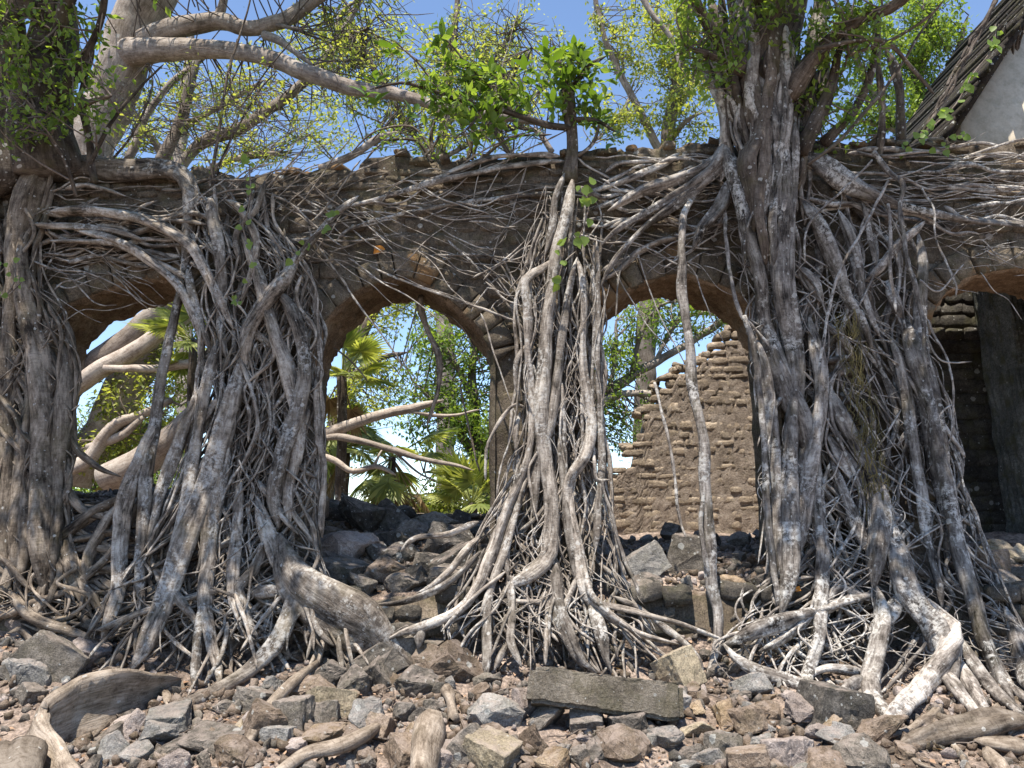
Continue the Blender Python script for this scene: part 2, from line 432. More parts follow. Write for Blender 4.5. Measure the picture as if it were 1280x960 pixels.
def tube_arrays(path, rad, sides, lump, rng, flute=0, closed=True, fused=0):
    path = np.asarray(path); n = len(path)
    T = np.gradient(path, axis=0)
    T /= np.linalg.norm(T, axis=1, keepdims=True) + 1e-9
    mt = np.abs(T).mean(0)
    ref = np.zeros(3); ref[int(np.argmin(mt))] = 1.0
    U = np.cross(T, ref); U /= np.linalg.norm(U, axis=1, keepdims=True) + 1e-9
    W = np.cross(T, U)
    s = np.concatenate([[0], np.cumsum(np.linalg.norm(np.diff(path, axis=0), axis=1))])
    th = np.arange(sides) * 2 * math.pi / sides
    S, TH = np.meshgrid(s, th, indexing='ij')
    R = np.ones_like(S)
    if lump:
        k = 0.35 / max(np.mean(rad), 0.004)
        for m, a in ((1, 0.5), (2, 0.6), (3, 0.45)):
            R += lump * a * np.sin(S * k * rng.uniform(0.35, 1.1) + m * TH + rng.uniform(0, 6.28))
        R += lump * 0.7 * np.sin(S * k * rng.uniform(0.5, 1.2) + rng.uniform(0, 6.28))
    if flute:
        R += 0.13 * np.sin(flute * TH + 0.9 * np.sin(S * 1.7) + rng.uniform(0, 6)) + 0.08 * np.sin((flute * 2 + 1) * TH + 1.4 * S)
    if fused:                                   # outline of several strands grown together, sliding round each other
        best = np.full_like(S, 0.62)
        k0 = 1.0 / max(np.mean(rad) * 14, 0.05)
        for q in range(fused):
            ph = 6.283 * q / fused + rng.uniform(-.5, .5) + rng.uniform(-1, 1) * 1.4 * np.sin(S[:, :1] * k0 * rng.uniform(.5, 1.3) + rng.uniform(0, 6)) + rng.uniform(-.5, .5) * S[:, :1] * k0 * 2
            d = 0.52 + 0.22 * np.sin(S[:, :1] * k0 * 2 * rng.uniform(.6, 1.4) + rng.uniform(0, 6)); ro = rng.uniform(.36, .56)
            dl = TH - ph
            disc = ro * ro - (d * np.sin(dl)) ** 2
            rk = np.where((disc > 0) & (np.cos(dl) > 0), d * np.cos(dl) + np.sqrt(np.maximum(disc, 0)), 0)
            best = np.maximum(best, rk)
        R = best * (0.6 + 0.4 * R) * 1.08
    R *= rad[:, None]
    V = path[:, None, :] + R[..., None] * (np.cos(TH)[..., None] * U[:, None, :] + np.sin(TH)[..., None] * W[:, None, :])
    A = np.stack([S, np.cos(TH) * rad[:, None], np.sin(TH) * rad[:, None]], -1)
    V = V.reshape(-1, 3); A = A.reshape(-1, 3)
    i = np.arange(n - 1)[:, None] * sides; j = np.arange(sides)[None, :]; j2 = (j + 1) % sides
    F = np.stack([i + j, i + j2, i + sides + j2, i + sides + j], -1).reshape(-1, 4)
    if closed:                                  # end caps: collapse to quads fanning on a centre vertex
        c0 = len(V); V = np.vstack([V, path[0] - T[0] * rad[0] * 0.4, path[-1] + T[-1] * rad[-1] * 0.4])
        A = np.vstack([A, A[0] * 0, A[-1] * 0])
        caps = []
        for q in range(0, sides - 1, 2):
            caps.append((c0, (q + 2) % sides, q + 1, q))
            b = (n - 1) * sides
            caps.append((c0 + 1, b + q, b + q + 1, b + (q + 2) % sides))
        if sides % 2:
            caps.append((c0, 0, sides - 1, sides - 1)); caps.pop()
        F = np.vstack([F, np.array(caps, int)])
    return V, F, A

class Bag:
    """many small tubes or leaves joined into one mesh"""
    def __init__(s): s.V, s.F, s.A, s.n = [], [], [], 0
    def add(s, V, F, A=None):
        s.V.append(V); s.F.append(np.asarray(F) + s.n); s.A.append(A if A is not None else np.asarray(V) * 1.0); s.n += len(V)
    def build(s, name, parent, mat, kind='stuff', smooth=True):
        if not s.V: return None
        me = mesh_np(name, np.vstack(s.V), np.vstack(s.F), smooth, np.vstack(s.A))
        return link(name, me, parent, mat, kind)

WALL_Y, WALL_T = 8.0, 0.78

def face_depth(px, py, r, layer):
    """distance of a root that clings to the wall and spreads forward at its foot"""
    d = np.interp(py, [150, 300, 480, 600, 690, 740, 800, 860, 920], [0.02, 0.05, 0.12, 0.2, 0.38, 0.55, 0.78, 1.0, 1.15])
    Y = WALL_Y - d - layer - r * pxm(8) * 0.8
    g = ground_hit(px, py + r * 0.7)
    if g is not None and g < Y + 0.02:
        Y = g - r * pxm(8) * 0.1
    return Y

class Tree:
    def __init__(s, name, loc, label, cat='tree', mat=None, group=None):
        s.root = thing(name, loc, label, cat, group); s.mat = mat; s.small = Bag(); s.count = 0; s.twigs = Bag()
    def strand(s, pts, name='root', mat=None, layer=0.0, amp=0.5, lump=0.16, Y=None, flute=0, seed=None, bag=None, label=None):
        """pts: (px, py, r_px[, Y]); placed on the wall / ground unless Y is given"""
        rng = np.random.default_rng(seed if seed is not None else RNG.integers(1 << 30))
        C = []
        for p in pts:
            yy = p[3] if len(p) > 3 else (Y if Y is not None else face_depth(p[0], p[1], p[2], layer))
            C.append([*P(p[0], p[1], yy), p[2] * pxm(yy)])
        C = np.array(C)
        rm = C[:, 3].mean(); L_ = np.linalg.norm(np.diff(C[:, :3], axis=0), axis=1).sum()
        step = float(np.clip(rm * 1.5, 0.028, 0.10))
        Q = crom(C, step)
        n = len(Q)
        if n < 3: return None
        w = wob(n, L_, amp * (0.010 + 0.15 * rm), rng)
        fade = np.minimum(1, np.minimum(np.arange(n), np.arange(n)[::-1]) / 4.0)[:, None]
        path = Q[:, :3] + w * fade
        rad = np.maximum(Q[:, 3], 0.0015)
        if name != 'trunk':                     # ends thin out and sink into what carries them
            sl = np.linspace(0, L_, n); e = max(0.08, 5 * rm)
            k = np.clip(np.minimum(sl if name == 'root' else sl + e, L_ - sl) / min(e, L_ * 0.4), 0, 1)
            rad = rad * (0.22 + 0.78 * np.sin(k * 1.5708) ** 0.8)
            if name == 'root': path = path + np.array([0, 1.0, 0]) * ((1 - k) * rm * 0.7)[:, None]
        rp = np.mean([p[2] for p in pts])
        sides = 5 if rp < 2 else 8 if rp < 3.5 else 12 if rp < 6 else 18 if rp < 14 else 34
        fz = 0
        if name in ('root', 'trunk') and lump >= 0.1: fz = 0 if rp < 3.5 else 3 if rp < 7 else 4 if rp < 14 else 5 if rp < 24 else 9
        V, F, A = tube_arrays(path, rad, sides, lump, rng, flute, True, fz)
        if bag is not None:
            bag.add(V, F, A); return None
        s.count += 1
        o = link(name, mesh_np(name, V, F, True, A), s.root, mat or s.mat)
        if label: o['label'] = label
        return o
    def thin(s, pts, **kw):
        s.strand(pts, bag=s.small, **kw)
    def done(s):
        s.small.build('rootlets', s.root, s.mat)
        s.twigs.build('twigs', s.root, M['twig'])

# ------------------------------------------------------------------ leaves
def leaf_arrays(C, D, Nn, ln, wd, fold=0.25):
    """C base points, D length directions, Nn rough normals (n,3), ln, wd (n,) -> 6-vertex leaves (4 quads as 2 quads per half)"""
    n = len(C)
    D = D / (np.linalg.norm(D, axis=1, keepdims=True) + 1e-9)
    S = np.cross(D, Nn); S /= np.linalg.norm(S, axis=1, keepdims=True) + 1e-9
    U = np.cross(S, D)
    ln = ln[:, None]; wd = wd[:, None]
    a = C
    m1 = C + D * ln * 0.45 - U * wd * fold * 0.6
    b1 = C + D * ln * 0.42 + S * wd * 0.5; b2 = C + D * ln * 0.42 - S * wd * 0.5
    tip = C + D * ln - U * ln * 0.12
    V = np.stack([a, b1, tip, b2, m1], 1).reshape(-1, 3)
    i = np.arange(n)[:, None] * 5
    F = np.concatenate([i + np.array([[0, 1, 2, 4]]), i + np.array([[0, 4, 2, 3]])], 0)
    return V, F

def rand_dirs(n, rng):
    d = rng.normal(size=(n, 3)); return d / np.linalg.norm(d, axis=1, keepdims=True)

def add_leaves(bag, pts, n_each, spread, ln, rng, wratio=0.5, droop=0.35):
    pts = np.repeat(np.asarray(pts), n_each, 0)
    n = len(pts)
    C = pts + rng.normal(size=(n, 3)) * spread
    D = rand_dirs(n, rng); D[:, 2] -= droop
    Nn = rand_dirs(n, rng) * 0.7; Nn[:, 2] += 0.9
    l = ln * rng.uniform(0.6, 1.3, n)
    V, F = leaf_arrays(C, D, Nn, l, l * wratio)
    bag.add(V, F)

def crown(tree, ells, limbs, n_twig, leaves_per, leaf_len, mat, seed, spread=0.12, name='crown', twig_r=0.008, bare=0.0, wr=0.5):
    """twigs grow from the nearest limb points into ellipsoids (px, py, Y, rx_px, ry_px, ry_m); leaf sprays sit along their outer half"""
    rng = np.random.default_rng(seed)
    limb = np.vstack(limbs)
    bag = Bag()
    tot = sum(e[3] * e[4] for e in ells)
    for e in ells:
        k = int(n_twig * e[3] * e[4] / tot) + 1
        c = P(e[0], e[1], e[2]); rx, rz = e[3] * pxm(e[2]), e[4] * pxm(e[2])
        d = rand_dirs(k, rng) * (rng.uniform(0.15, 1, k) ** 0.5)[:, None]
        E = c + d * np.array([rx, e[5], rz])
        tips = []
        for q in E:
            dist = np.linalg.norm(limb - q, axis=1)
            near = np.argsort(dist)[:12]
            b = limb[rng.choice(near)]
            Ls = np.linalg.norm(q - b)
            if Ls > 2.6: b = q + (b - q) * 2.6 / Ls; Ls = 2.6
            mid = (b + q) / 2 + rng.normal(size=3) * Ls * 0.12
            C = np.array([[*b, twig_r * 1.5], [*mid, twig_r], [*q, twig_r * 0.35]])
            Q = crom(C, max(0.12, Ls / 7))
            if len(Q) >= 3:
                V, F, A = tube_arrays(Q[:, :3] + wob(len(Q), Ls, 0.012, rng), Q[:, 3], 4, 0, rng, closed=False)
                tree.twigs.add(V, F, A)
            if rng.uniform() > bare:
                t = rng.choice([rng.uniform(.45, .8), 0.9, 1.0], 5)[:, None]
                idx = np.clip((t[:, 0] * (len(Q) - 1)).astype(int), 0, len(Q) - 1)
                tips.append(Q[idx, :3])
        if tips:
            add_leaves(bag, np.vstack(tips), max(1, leaves_per // 5), spread * 0.62, leaf_len, rng, wr)
    bag.build(name, tree.root, mat, 'stuff', smooth=False)

# ------------------------------------------------------------------ masonry
def block_mesh(seed, inset=0.16, jit=0.07):
    """unit stone: uneven front face (towards -y) of 5 x 4 points with a ragged outline, sides reaching back"""
    r = np.random.default_rng(seed)
    nx, nz = 5, 4
    U, W = np.meshgrid(np.linspace(-.5, .5, nx), np.linspace(-.5, .5, nz), indexing='ij')
    cut = r.uniform(0.0, 0.16, 4) * (r.uniform(size=4) < .5); ph = r.uniform(0, 6.28, 6)
    X = U * (1 - 0.03 * np.abs(W * 2) ** 3) + r.normal(0, .022, U.shape)
    Z = W * (1 - 0.05 * np.abs(U * 2) ** 3) + r.normal(0, .04, U.shape)
    for k, (a, b) in enumerate(((0, 0), (0, -1), (-1, 0), (-1, -1))):      # knocked corners
        X[a, b] *= 1 - cut[k]; Z[a, b] *= 1 - cut[k] * 1.4
    edge = np.maximum(np.abs(U), np.abs(W)) > .49
    Y = -.5 - 0.05 * np.sin(U * 5 + ph[0]) * np.cos(W * 4 + ph[1]) - 0.10 * U * math.sin(ph[2]) - 0.06 * W * math.sin(ph[3]) + r.normal(0, .04, U.shape) + edge * 0.035
    V = [np.stack([X, Y, Z], -1).reshape(-1, 3)]
    ring = [(a, 0) for a in range(nx)] + [(nx - 1, b) for b in range(1, nz)] + [(a, nz - 1) for a in range(nx - 2, -1, -1)] + [(0, b) for b in range(nz - 2, 0, -1)]
    idx = np.array([a * nz + b for a, b in ring])
    back = V[0][idx].copy(); back[:, 1] = .5
    V = np.vstack(V + [back]); n = len(ring); F = []
    for a in range(nx - 1):
        for b in range(nz - 1):
            q = a * nz + b; F.append((q, q + nz, q + nz + 1, q + 1))
    for k in range(n):
        F.append((idx[k], nx * nz + k, nx * nz + (k + 1) % n, idx[(k + 1) % n]))
    return mesh_np("stone_block", V, np.array(F), False)

BLOCKS = {}
def block_set(mat, n=14, inset=0.16, jit=0.07):
    key = mat.name
    if key not in BLOCKS:
        BLOCKS[key] = []
        for k in range(n):
            me = block_mesh(100 + k + len(BLOCKS) * 50, inset, jit); me.materials.append(mat)
            BLOCKS[key].append(me)
    return BLOCKS[key]

def courses(x0, x1, z0, z1, ch, wr, keep, rng):
    """rows of stones: list of (x, z, w, h)"""
    out = []
    z = z0
    while z < z1:
        h = rng.uniform(*ch)
        x = x0 - rng.uniform(0, wr[1])
        while x < x1:
            w = rng.uniform(*wr)
            if keep(x + w / 2, z + h / 2, w, h): out.append((x + w / 2, z + h / 2, w, h))
            x += w
        z += h
    return out

def lay(parent, name, stones, Yface, mat, rng, proud=(0.0, 0.035), joint=0.014, depth=0.2, limit=300, score=None, tilt=0.03):
    if score: stones = sorted(stones, key=score)
    ms = block_set(mat)
    rest = []
    for k, (x, z, w, h) in enumerate(stones):
        me = ms[rng.integers(len(ms))]
        y = Yface - rng.uniform(*proud)
        sc = (w - joint, depth, h - joint)
        if k < limit:
            o = link(name, me, parent)
            o.location = (x, y + depth * 0.5, z); o.scale = sc
            o.rotation_euler = (rng.normal(0, tilt), rng.normal(0, tilt * 0.8), rng.normal(0, tilt))
        else:
            V = np.empty(len(me.vertices) * 3, np.float32); me.vertices.foreach_get("co", V)
            V = V.reshape(-1, 3) * sc + np.array([x, y + depth * 0.5, z])
            rest.append(V)
    if rest:
        me = ms[0]; nv = len(me.vertices)
        F = np.array([p.vertices[:] for p in me.polygons])
        FF = np.vstack([F + nv * i for i in range(len(rest))])
        link('smaller_stones', mesh_np('smaller_stones', np.vstack(rest), FF, False), parent, mat, 'stuff')

def wx(px, Y=WALL_Y): return float(P(px, 400, Y)[0])
def arc(pts):
    A = np.array([P(a, b, WALL_Y) for a, b in pts]); return A[:, 0], A[:, 2]
ARCHES = [
    arc([(40, 470), (54, 415), (88, 380), (142, 358), (184, 346), (225, 352), (252, 376), (268, 410), (274, 450)]),
    arc([(382, 470), (390, 432), (412, 394), (444, 366), (476, 352), (504, 346), (528, 353), (556, 372), (590, 402), (612, 430), (618, 455)]),
    arc([(738, 455), (744, 410), (764, 376), (795, 355), (822, 346), (848, 342), (880, 350), (915, 364), (948, 388), (966, 420), (970, 455)]),
    arc([(1155, 440), (1163, 388), (1180, 365), (1205, 350), (1245, 338), (1285, 333), (1330, 340), (1365, 356), (1395, 385), (1402, 440)]),
]
TOP = np.array([P(a, b, WALL_Y) for a, b in [(-500, 218), (0, 215), (60, 212), (250, 215), (300, 222), (380, 216), (447, 212), (452, 197), (512, 196), (518, 207), (560, 204), (620, 199), (700, 193), (780, 188), (880, 182), (1000, 180), (1280, 180), (1900, 170)]])

def ztop(x):
    return np.interp(x, TOP[:, 0], TOP[:, 2]) + 0.012 * np.sin(x * 23) + 0.018 * np.sin(x * 9.1 + 1)

def zbot(x):
    for ax, az in ARCHES:
        if ax[0] <= x <= ax[-1]: return float(np.interp(x, ax, az))
    return -0.2

def in_arch(x, z, pad, w=0.0):
    for ax, az in ARCHES:
        if z < az[0] - 0.1 and not (ax[0] - w < x < ax[-1] + w): continue
        if ax[0] - pad < x < ax[-1] + pad:
            if z < az[0]: return True
            xi = np.clip(x, ax[0], ax[-1])
            if z < np.interp(xi, ax, az) + pad: return True
    return False

wall = thing('arcade_wall', (0, WALL_Y, 1.0), 'long ruined arcade wall of weathered dark stone pierced by four arches', 'wall')
def build_arcade():
    rng = np.random.default_rng(3)
    xs = set(np.arange(-6.6, 7.6, 0.07).tolist())
    jumps = set()
    for ax, az in ARCHES:
        for v in ax: xs.add(float(v))
        jumps |= {float(ax[0]), float(ax[-1])}
    xs = sorted(xs)
    cols = []
    for x in xs:
        if x in jumps:
            a, b = zbot(x - 1e-4), zbot(x + 1e-4)
            cols += [(x, a), (x, b)]
        else:
            cols.append((x, zbot(x)))
    nr = 34
    def sheet(Y, flip, amp):
        V = []
        for x, zb in cols:
            z = np.linspace(zb, ztop(x), nr)
            y = Y + amp * (vnoise(np.full(nr, x), z, 3.0) * 0.6 + vnoise(np.full(nr, x), z, 8.0) * 0.4)
            V.append(np.stack([np.full(nr, x), y, z], -1))
        return np.array(V)
    A = sheet(WALL_Y, False, 0.03); B = sheet(WALL_Y + WALL_T, True, 0.03)
    n = len(cols)
    V = np.vstack([A.reshape(-1, 3), B.reshape(-1, 3)])
    F = []; off = n * nr
    for i in range(n - 1):
        if cols[i][0] == cols[i + 1][0]: continue
        for j in range(nr - 1):
            a = i * nr + j; b = (i + 1) * nr + j
            F.append((a, b, b + 1, a + 1)); F.append((off + a, off + a + 1, off + b + 1, off + b))
        F.append((i * nr + nr - 1, (i + 1) * nr + nr - 1, off + (i + 1) * nr + nr - 1, off + i * nr + nr - 1))
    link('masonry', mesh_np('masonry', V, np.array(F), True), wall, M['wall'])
    # soffits and jambs of each arch: a grid of its own across the thickness
    for ax, az in ARCHES:
        t = np.concatenate([[0], np.cumsum(np.hypot(np.diff(ax), np.diff(az)))])
        u = np.linspace(0, t[-1], 80)
        X = np.concatenate([[ax[0]] * 16, np.interp(u, t, ax), [ax[-1]] * 16])
        Z = np.concatenate([np.linspace(-0.1, az[0], 16, endpoint=False), np.interp(u, t, az), np.linspace(az[-1], -0.1, 17)[1:]])
        ny = 26; Yv = np.linspace(WALL_Y - 0.035, WALL_Y + WALL_T + 0.01, ny)
        m = len(X); cx = (ax[0] + ax[-1]) / 2
        V = np.zeros((m, ny, 3))
        for j in range(ny):
            d = (0.0 if j == 0 else 1.0) * (0.035 * np.abs(vnoise(np.arange(m) * 0.07 + ax[0], np.full(m, Yv[j] * 2.5), 3.0)) + 0.02 * np.abs(vnoise(np.arange(m) * 0.07, np.full(m, Yv[j]), 8.0)) + rng.normal(0, 0.006, m) + 0.012) - (0.012 if j == 0 else 0)
            nx = np.gradient(Z); nz = -np.gradient(X); ll = np.hypot(nx, nz) + 1e-9
            V[:, j, 0] = X + nx / ll * d; V[:, j, 2] = Z + nz / ll * d; V[:, j, 1] = Yv[j]
        i = np.arange(m - 1)[:, None] * ny + np.arange(ny - 1)[None, :]
        F = np.stack([i, i + 1, i + ny + 1, i + ny], -1).reshape(-1, 4)
        o = link('soffit', mesh_np('soffit', V.reshape(-1, 3), F, True), wall, M['soffit'])
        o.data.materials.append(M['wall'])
        mi = ((i < 20 * ny) | (i >= (m - 21) * ny)).astype(np.int32).ravel()
        o.data.polygons.foreach_set('material_index', mi)
        # ring of arch stones
        k = 0; s = -0.05
        while s < t[-1]:
            w = rng.uniform(0.15, 0.27); s2 = min(s + w, t[-1] + 0.05)
            q = np.array([s + 0.008, s2 - 0.008])
            xi = np.interp(q, t, ax); zi = np.interp(q, t, az)
            e = 0.02
            nrm = []
            for v in q:
                dx = np.interp(v + e, t, ax) - np.interp(v - e, t, ax); dz = np.interp(v + e, t, az) - np.interp(v - e, t, az)
                l = math.hypot(dx, dz) + 1e-9; nrm.append((-dz / l, dx / l))
            ho = rng.uniform(0.24, 0.33); pr = rng.uniform(0.02, 0.05); li = rng.uniform(-0.02, 0.015)
            c = [(xi[0] + nrm[0][0] * li, zi[0] + nrm[0][1] * li), (xi[1] + nrm[1][0] * li, zi[1] + nrm[1][1] * li),
                 (xi[1] + nrm[1][0] * ho, zi[1] + nrm[1][1] * ho), (xi[0] + nrm[0][0] * ho, zi[0] + nrm[0][1] * ho)]
            c = np.array(c); cc = c.mean(0)
            f0 = (c - cc) * rng.uniform(0.84, 0.92) + cc
            y0, y1, y2 = WALL_Y - pr - 0.02, WALL_Y - pr, WALL_Y + 0.24
            V = [(a, y0 + rng.uniform(-.012, .012), b) for a, b in f0] + [(a, y1 + rng.uniform(-.01, .01), b) for a, b in c] + [(a, y2, b) for a, b in c]
            F = [(0, 1, 2, 3)] + [(a + 4 * r, 4 + a + 4 * r, 4 + (a + 1) % 4 + 4 * r, (a + 1) % 4 + 4 * r) for r in (0, 1) for a in range(4)]
            link('arch_stone', mesh_np('arch_stone', np.array(V), np.array(F), False), wall, M['arch'])
            s = s2
    # coursed face stones, larger low on the piers, thin bricks along the top
    keep = lambda x, z, w, h: (not in_arch(x, z, 0.30 + h * 0.4, w / 2 + 0.01)) and z + h / 2 < ztop(x) - 0.02 and z > 0.9
    low = courses(-6.0, 6.6, 0.95, 5.0, (0.13, 0.2), (0.22, 0.46), keep, rng)
    top = courses(-6.0, 6.6, 5.0, 5.75, (0.075, 0.10), (0.17, 0.30), keep, rng)
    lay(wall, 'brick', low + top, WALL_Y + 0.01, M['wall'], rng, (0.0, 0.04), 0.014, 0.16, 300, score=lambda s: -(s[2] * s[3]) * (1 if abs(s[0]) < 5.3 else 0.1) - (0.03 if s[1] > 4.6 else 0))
    # loose bricks standing up along the broken top edge
    rest = []
    for k in range(90):
        x = rng.uniform(-5.6, 5.8); rest.append((x, float(ztop(x)) + rng.uniform(-0.02, 0.04), rng.uniform(0.1, 0.24), rng.uniform(0.05, 0.09)))
    for x, z, w, h in rest:
        o = link('top_brick', block_set(M['arch'])[rng.integers(14)], wall)
        dd = rng.uniform(0.12, 0.3)
        o.location = (x, WALL_Y + rng.uniform(0.02, 0.35), z); o.scale = (w, dd, h); o.rotation_euler = (rng.normal(0, .12), rng.normal(0, .12), rng.normal(0, .4))
build_arcade()

# the plinth under the arcade
plinth = thing('retaining_wall', (0, 7.45, 0.4), 'low broken plinth of squared dark stones under the arcade piers', 'wall')
def build_plinth():
    rng = np.random.default_rng(5)
    keep = lambda x, z, w, h: rng.uniform() > 0.42
    st = courses(-4.9, 5.6, 0.34, 0.92, (0.13, 0.19), (0.2, 0.42), keep, rng)
    st = [(x, z + float(hgt(x, 7.52)) - 0.93, w, h) for x, z, w, h in st]
    lay(plinth, 'brick', st, 7.38, M['plinth'], rng, (-0.03, 0.07), 0.014, 0.18, 300, tilt=0.11)
    xs = np.arange(-5.2, 5.9, 0.1); V = []
    for x in xs:
        h1 = float(hgt(x, 7.52)) - 0.02
        V += [(x, 7.40, 0.1), (x, 7.42, h1 - 0.02), (x, 7.60, h1)]
    F = []
    for i in range(len(xs) - 1):
        for j in range(2):
            a = i * 3 + j; F.append((a, a + 3, a + 4, a + 1))
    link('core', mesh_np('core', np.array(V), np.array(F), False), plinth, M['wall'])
build_plinth()

# ruined stone wall seen through the third arch
RY = 11.4
ruin = thing('ruined_wall', P(860, 600, RY), 'sunlit ruined brown stone wall with a stepped broken edge seen through the third arch', 'wall')
EDGE = [(735, 640), (752, 605), (760, 582), (784, 570), (788, 545), (800, 505), (822, 480), (836, 462), (862, 448), (884, 432), (905, 415), (925, 402), (950, 398), (1010, 370), (1180, 345)]
def build_ruin():
    rng = np.random.default_rng(8)
    E = np.array([P(a, b, RY) for a, b in EDGE]); ex, ez = E[:, 0], E[:, 2]
    lim = lambda x: np.interp(x, ex, ez)
    x0, x1 = ex[0] + 0.05, wx(1168, RY)
    keep = lambda x, z, w, h: z + h * 0.35 < lim(x - w * 0.15) and x - w / 2 > x0 - 0.1
    st = courses(x0, x1, 1.25, float(ez[-1]) + 0.2, (0.085, 0.155), (0.13, 0.36), keep, rng)
    st = [(x, z + 0.02 * math.sin(x * 2.1 + z * 3) + rng.normal(0, .008), w, h * rng.uniform(.8, 1.12)) for x, z, w, h in st]
    lay(ruin, 'brick', st, RY, M['ruin_stone'], rng, (-0.008, 0.013), 0.016, 0.10, 262, score=lambda s: s[0] * 0.3 - s[2] * s[3] * 4, tilt=0.045)
    edge = []                                   # broken bits along the torn edge
    for k in range(36):
        q = rng.uniform(0, 1); i0 = rng.integers(1, len(ex) - 3); x = ex[i0] + (ex[i0 + 1] - ex[i0]) * q; z = ez[i0] + (ez[i0 + 1] - ez[i0]) * q
        edge.append((x + rng.uniform(-.03, .08), z - rng.uniform(-.02, .09), rng.uniform(.08, .2), rng.uniform(.05, .11)))
    lay(ruin, 'brick', edge, RY, M['ruin_stone'], rng, (-0.25, 0.02), 0.0, 0.22, 300, tilt=0.22)
    xs = np.arange(x0, x1 + 0.05, 0.05); nr = 70
    V = []; 
    for Y, am in ((RY - 0.001, 0.004), (RY + 0.55, 0.04)):
        for x in xs:
            z = np.linspace(1.0, max(1.1, float(min(lim(x - 0.14), lim(x + 0.02))) - 0.13 + 0.03 * math.sin(x * 31) + 0.02 * math.sin(x * 73)), nr)
            y = Y + am * vnoise(np.full(nr, x), z, 4.1) + am * 0.8 * vnoise(np.full(nr, x + 2), z, 11.0) + rng.normal(0, 0.006, nr)
            V.append(np.stack([np.full(nr, x), y, z], -1))
    V = np.array(V).reshape(-1, 3); n = len(xs); off = n * nr; F = []
    for i in range(n - 1):
        for j in range(nr - 1):
            a = i * nr + j; b = a + nr
            F.append((a, b, b + 1, a + 1)); F.append((off + a, off + a + 1, off + b + 1, off + b))
        t0 = i * nr + nr - 1
        F.append((t0, t0 + nr, off + t0 + nr, off + t0))
    for j in range(nr - 1):
        F.append((j, j + 1, off + j + 1, off + j))
    link('mortar_core', mesh_np('mortar_core', V, np.array(F), True), ruin, M['ruin_mortar'])
build_ruin()

# dark room behind the right arch
room = thing('back_wall', P(1210, 560, 11.0), 'sooty dark block wall with a grey rendered corner behind the rightmost arch', 'wall')
def box_mesh(name, x0, x1, y0, y1, z0, z1, n=1, jit=0.0, lean=0.0):
    bm = bmesh.new()
    bmesh.ops.create_cube(bm, size=1)
    for v in bm.verts:
        v.co = Vector((x0 + (v.co.x + .5) * (x1 - x0), y0 + (v.co.y + .5) * (y1 - y0), z0 + (v.co.z + .5) * (z1 - z0)))
        v.co.x += lean * (z1 - v.co.z)
    if n > 1: bmesh.ops.subdivide_edges(bm, edges=bm.edges[:], cuts=n, use_grid_fill=True)
    if jit:
        for v in bm.verts: v.co += Vector(np.random.default_rng(int(abs(v.co.x * 1e3 + v.co.z * 7e3 + v.co.y * 3e3)) % 99991).normal(0, jit, 3))
    me = bpy.data.meshes.new(name); bm.to_mesh(me); bm.free(); return me
def build_room():
    rng = np.random.default_rng(12)
    Yb = 11.0
    x0, x1 = wx(1172, Yb), wx(1300, Yb)
    st = courses(x0 - 0.3, x1 + 0.6, 1.0, 5.2, (0.16, 0.24), (0.26, 0.5), lambda x, z, w, h: True, rng)
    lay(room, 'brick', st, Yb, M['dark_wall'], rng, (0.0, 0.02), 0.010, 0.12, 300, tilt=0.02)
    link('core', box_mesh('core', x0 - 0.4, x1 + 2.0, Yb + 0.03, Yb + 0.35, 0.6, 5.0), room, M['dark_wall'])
    # rendered pier that stands forward of it, mossy on its near side
    a = wx(1262, 10.2)
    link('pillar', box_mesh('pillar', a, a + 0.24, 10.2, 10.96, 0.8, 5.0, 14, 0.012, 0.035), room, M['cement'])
    link('shading_slab', box_mesh('shading_slab', wx(1150, 8.8), x1 + 2.0, WALL_Y + WALL_T + 0.03, 10.7, 5.02, 5.25, 2, 0.01), room, M['dark_wall'])  # unseen slab added overhead to keep the back wall and pillar in shade
    b = a + 0.24
    st = courses(b + 0.03, b + 1.6, 1.0, 5.2, (0.18, 0.26), (0.3, 0.5), lambda x, z, w, h: True, rng)
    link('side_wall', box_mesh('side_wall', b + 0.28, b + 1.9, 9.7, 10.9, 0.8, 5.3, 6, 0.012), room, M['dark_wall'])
build_room()

# low brick wall closing the gap behind the middle arch
low = thing('low_wall', P(530, 642, 9.9), 'low brown wall of crumbling bricks behind the rubble of the middle arch', 'wall')
def build_low():
    rng = np.random.default_rng(15)
    Yb = 9.9
    x0, x1 = wx(430, Yb), wx(622, Yb)
    topz = lambda x: float(np.interp(x, [x0, wx(500, Yb), wx(535, Yb), x1], [P(430, 628, Yb)[2], P(500, 629, Yb)[2], P(535, 636, Yb)[2], P(622, 642, Yb)[2]]))
    st = courses(x0, x1, 1.2, 1.9, (0.07, 0.09), (0.15, 0.26), lambda x, z, w, h: z + h / 2 < topz(x) + 0.01, rng)
    lay(low, 'brick', st, Yb, M['ruin_stone'], rng, (0, 0.04), 0.012, 0.3, 300, tilt=0.04)
    link('core', box_mesh('core', x0 - 0.1, x1 + 0.3, Yb + 0.03, Yb + 0.3, 0.5, topz(x1) - 0.04, 3, 0.01), low, M['ruin_mortar'])
build_low()

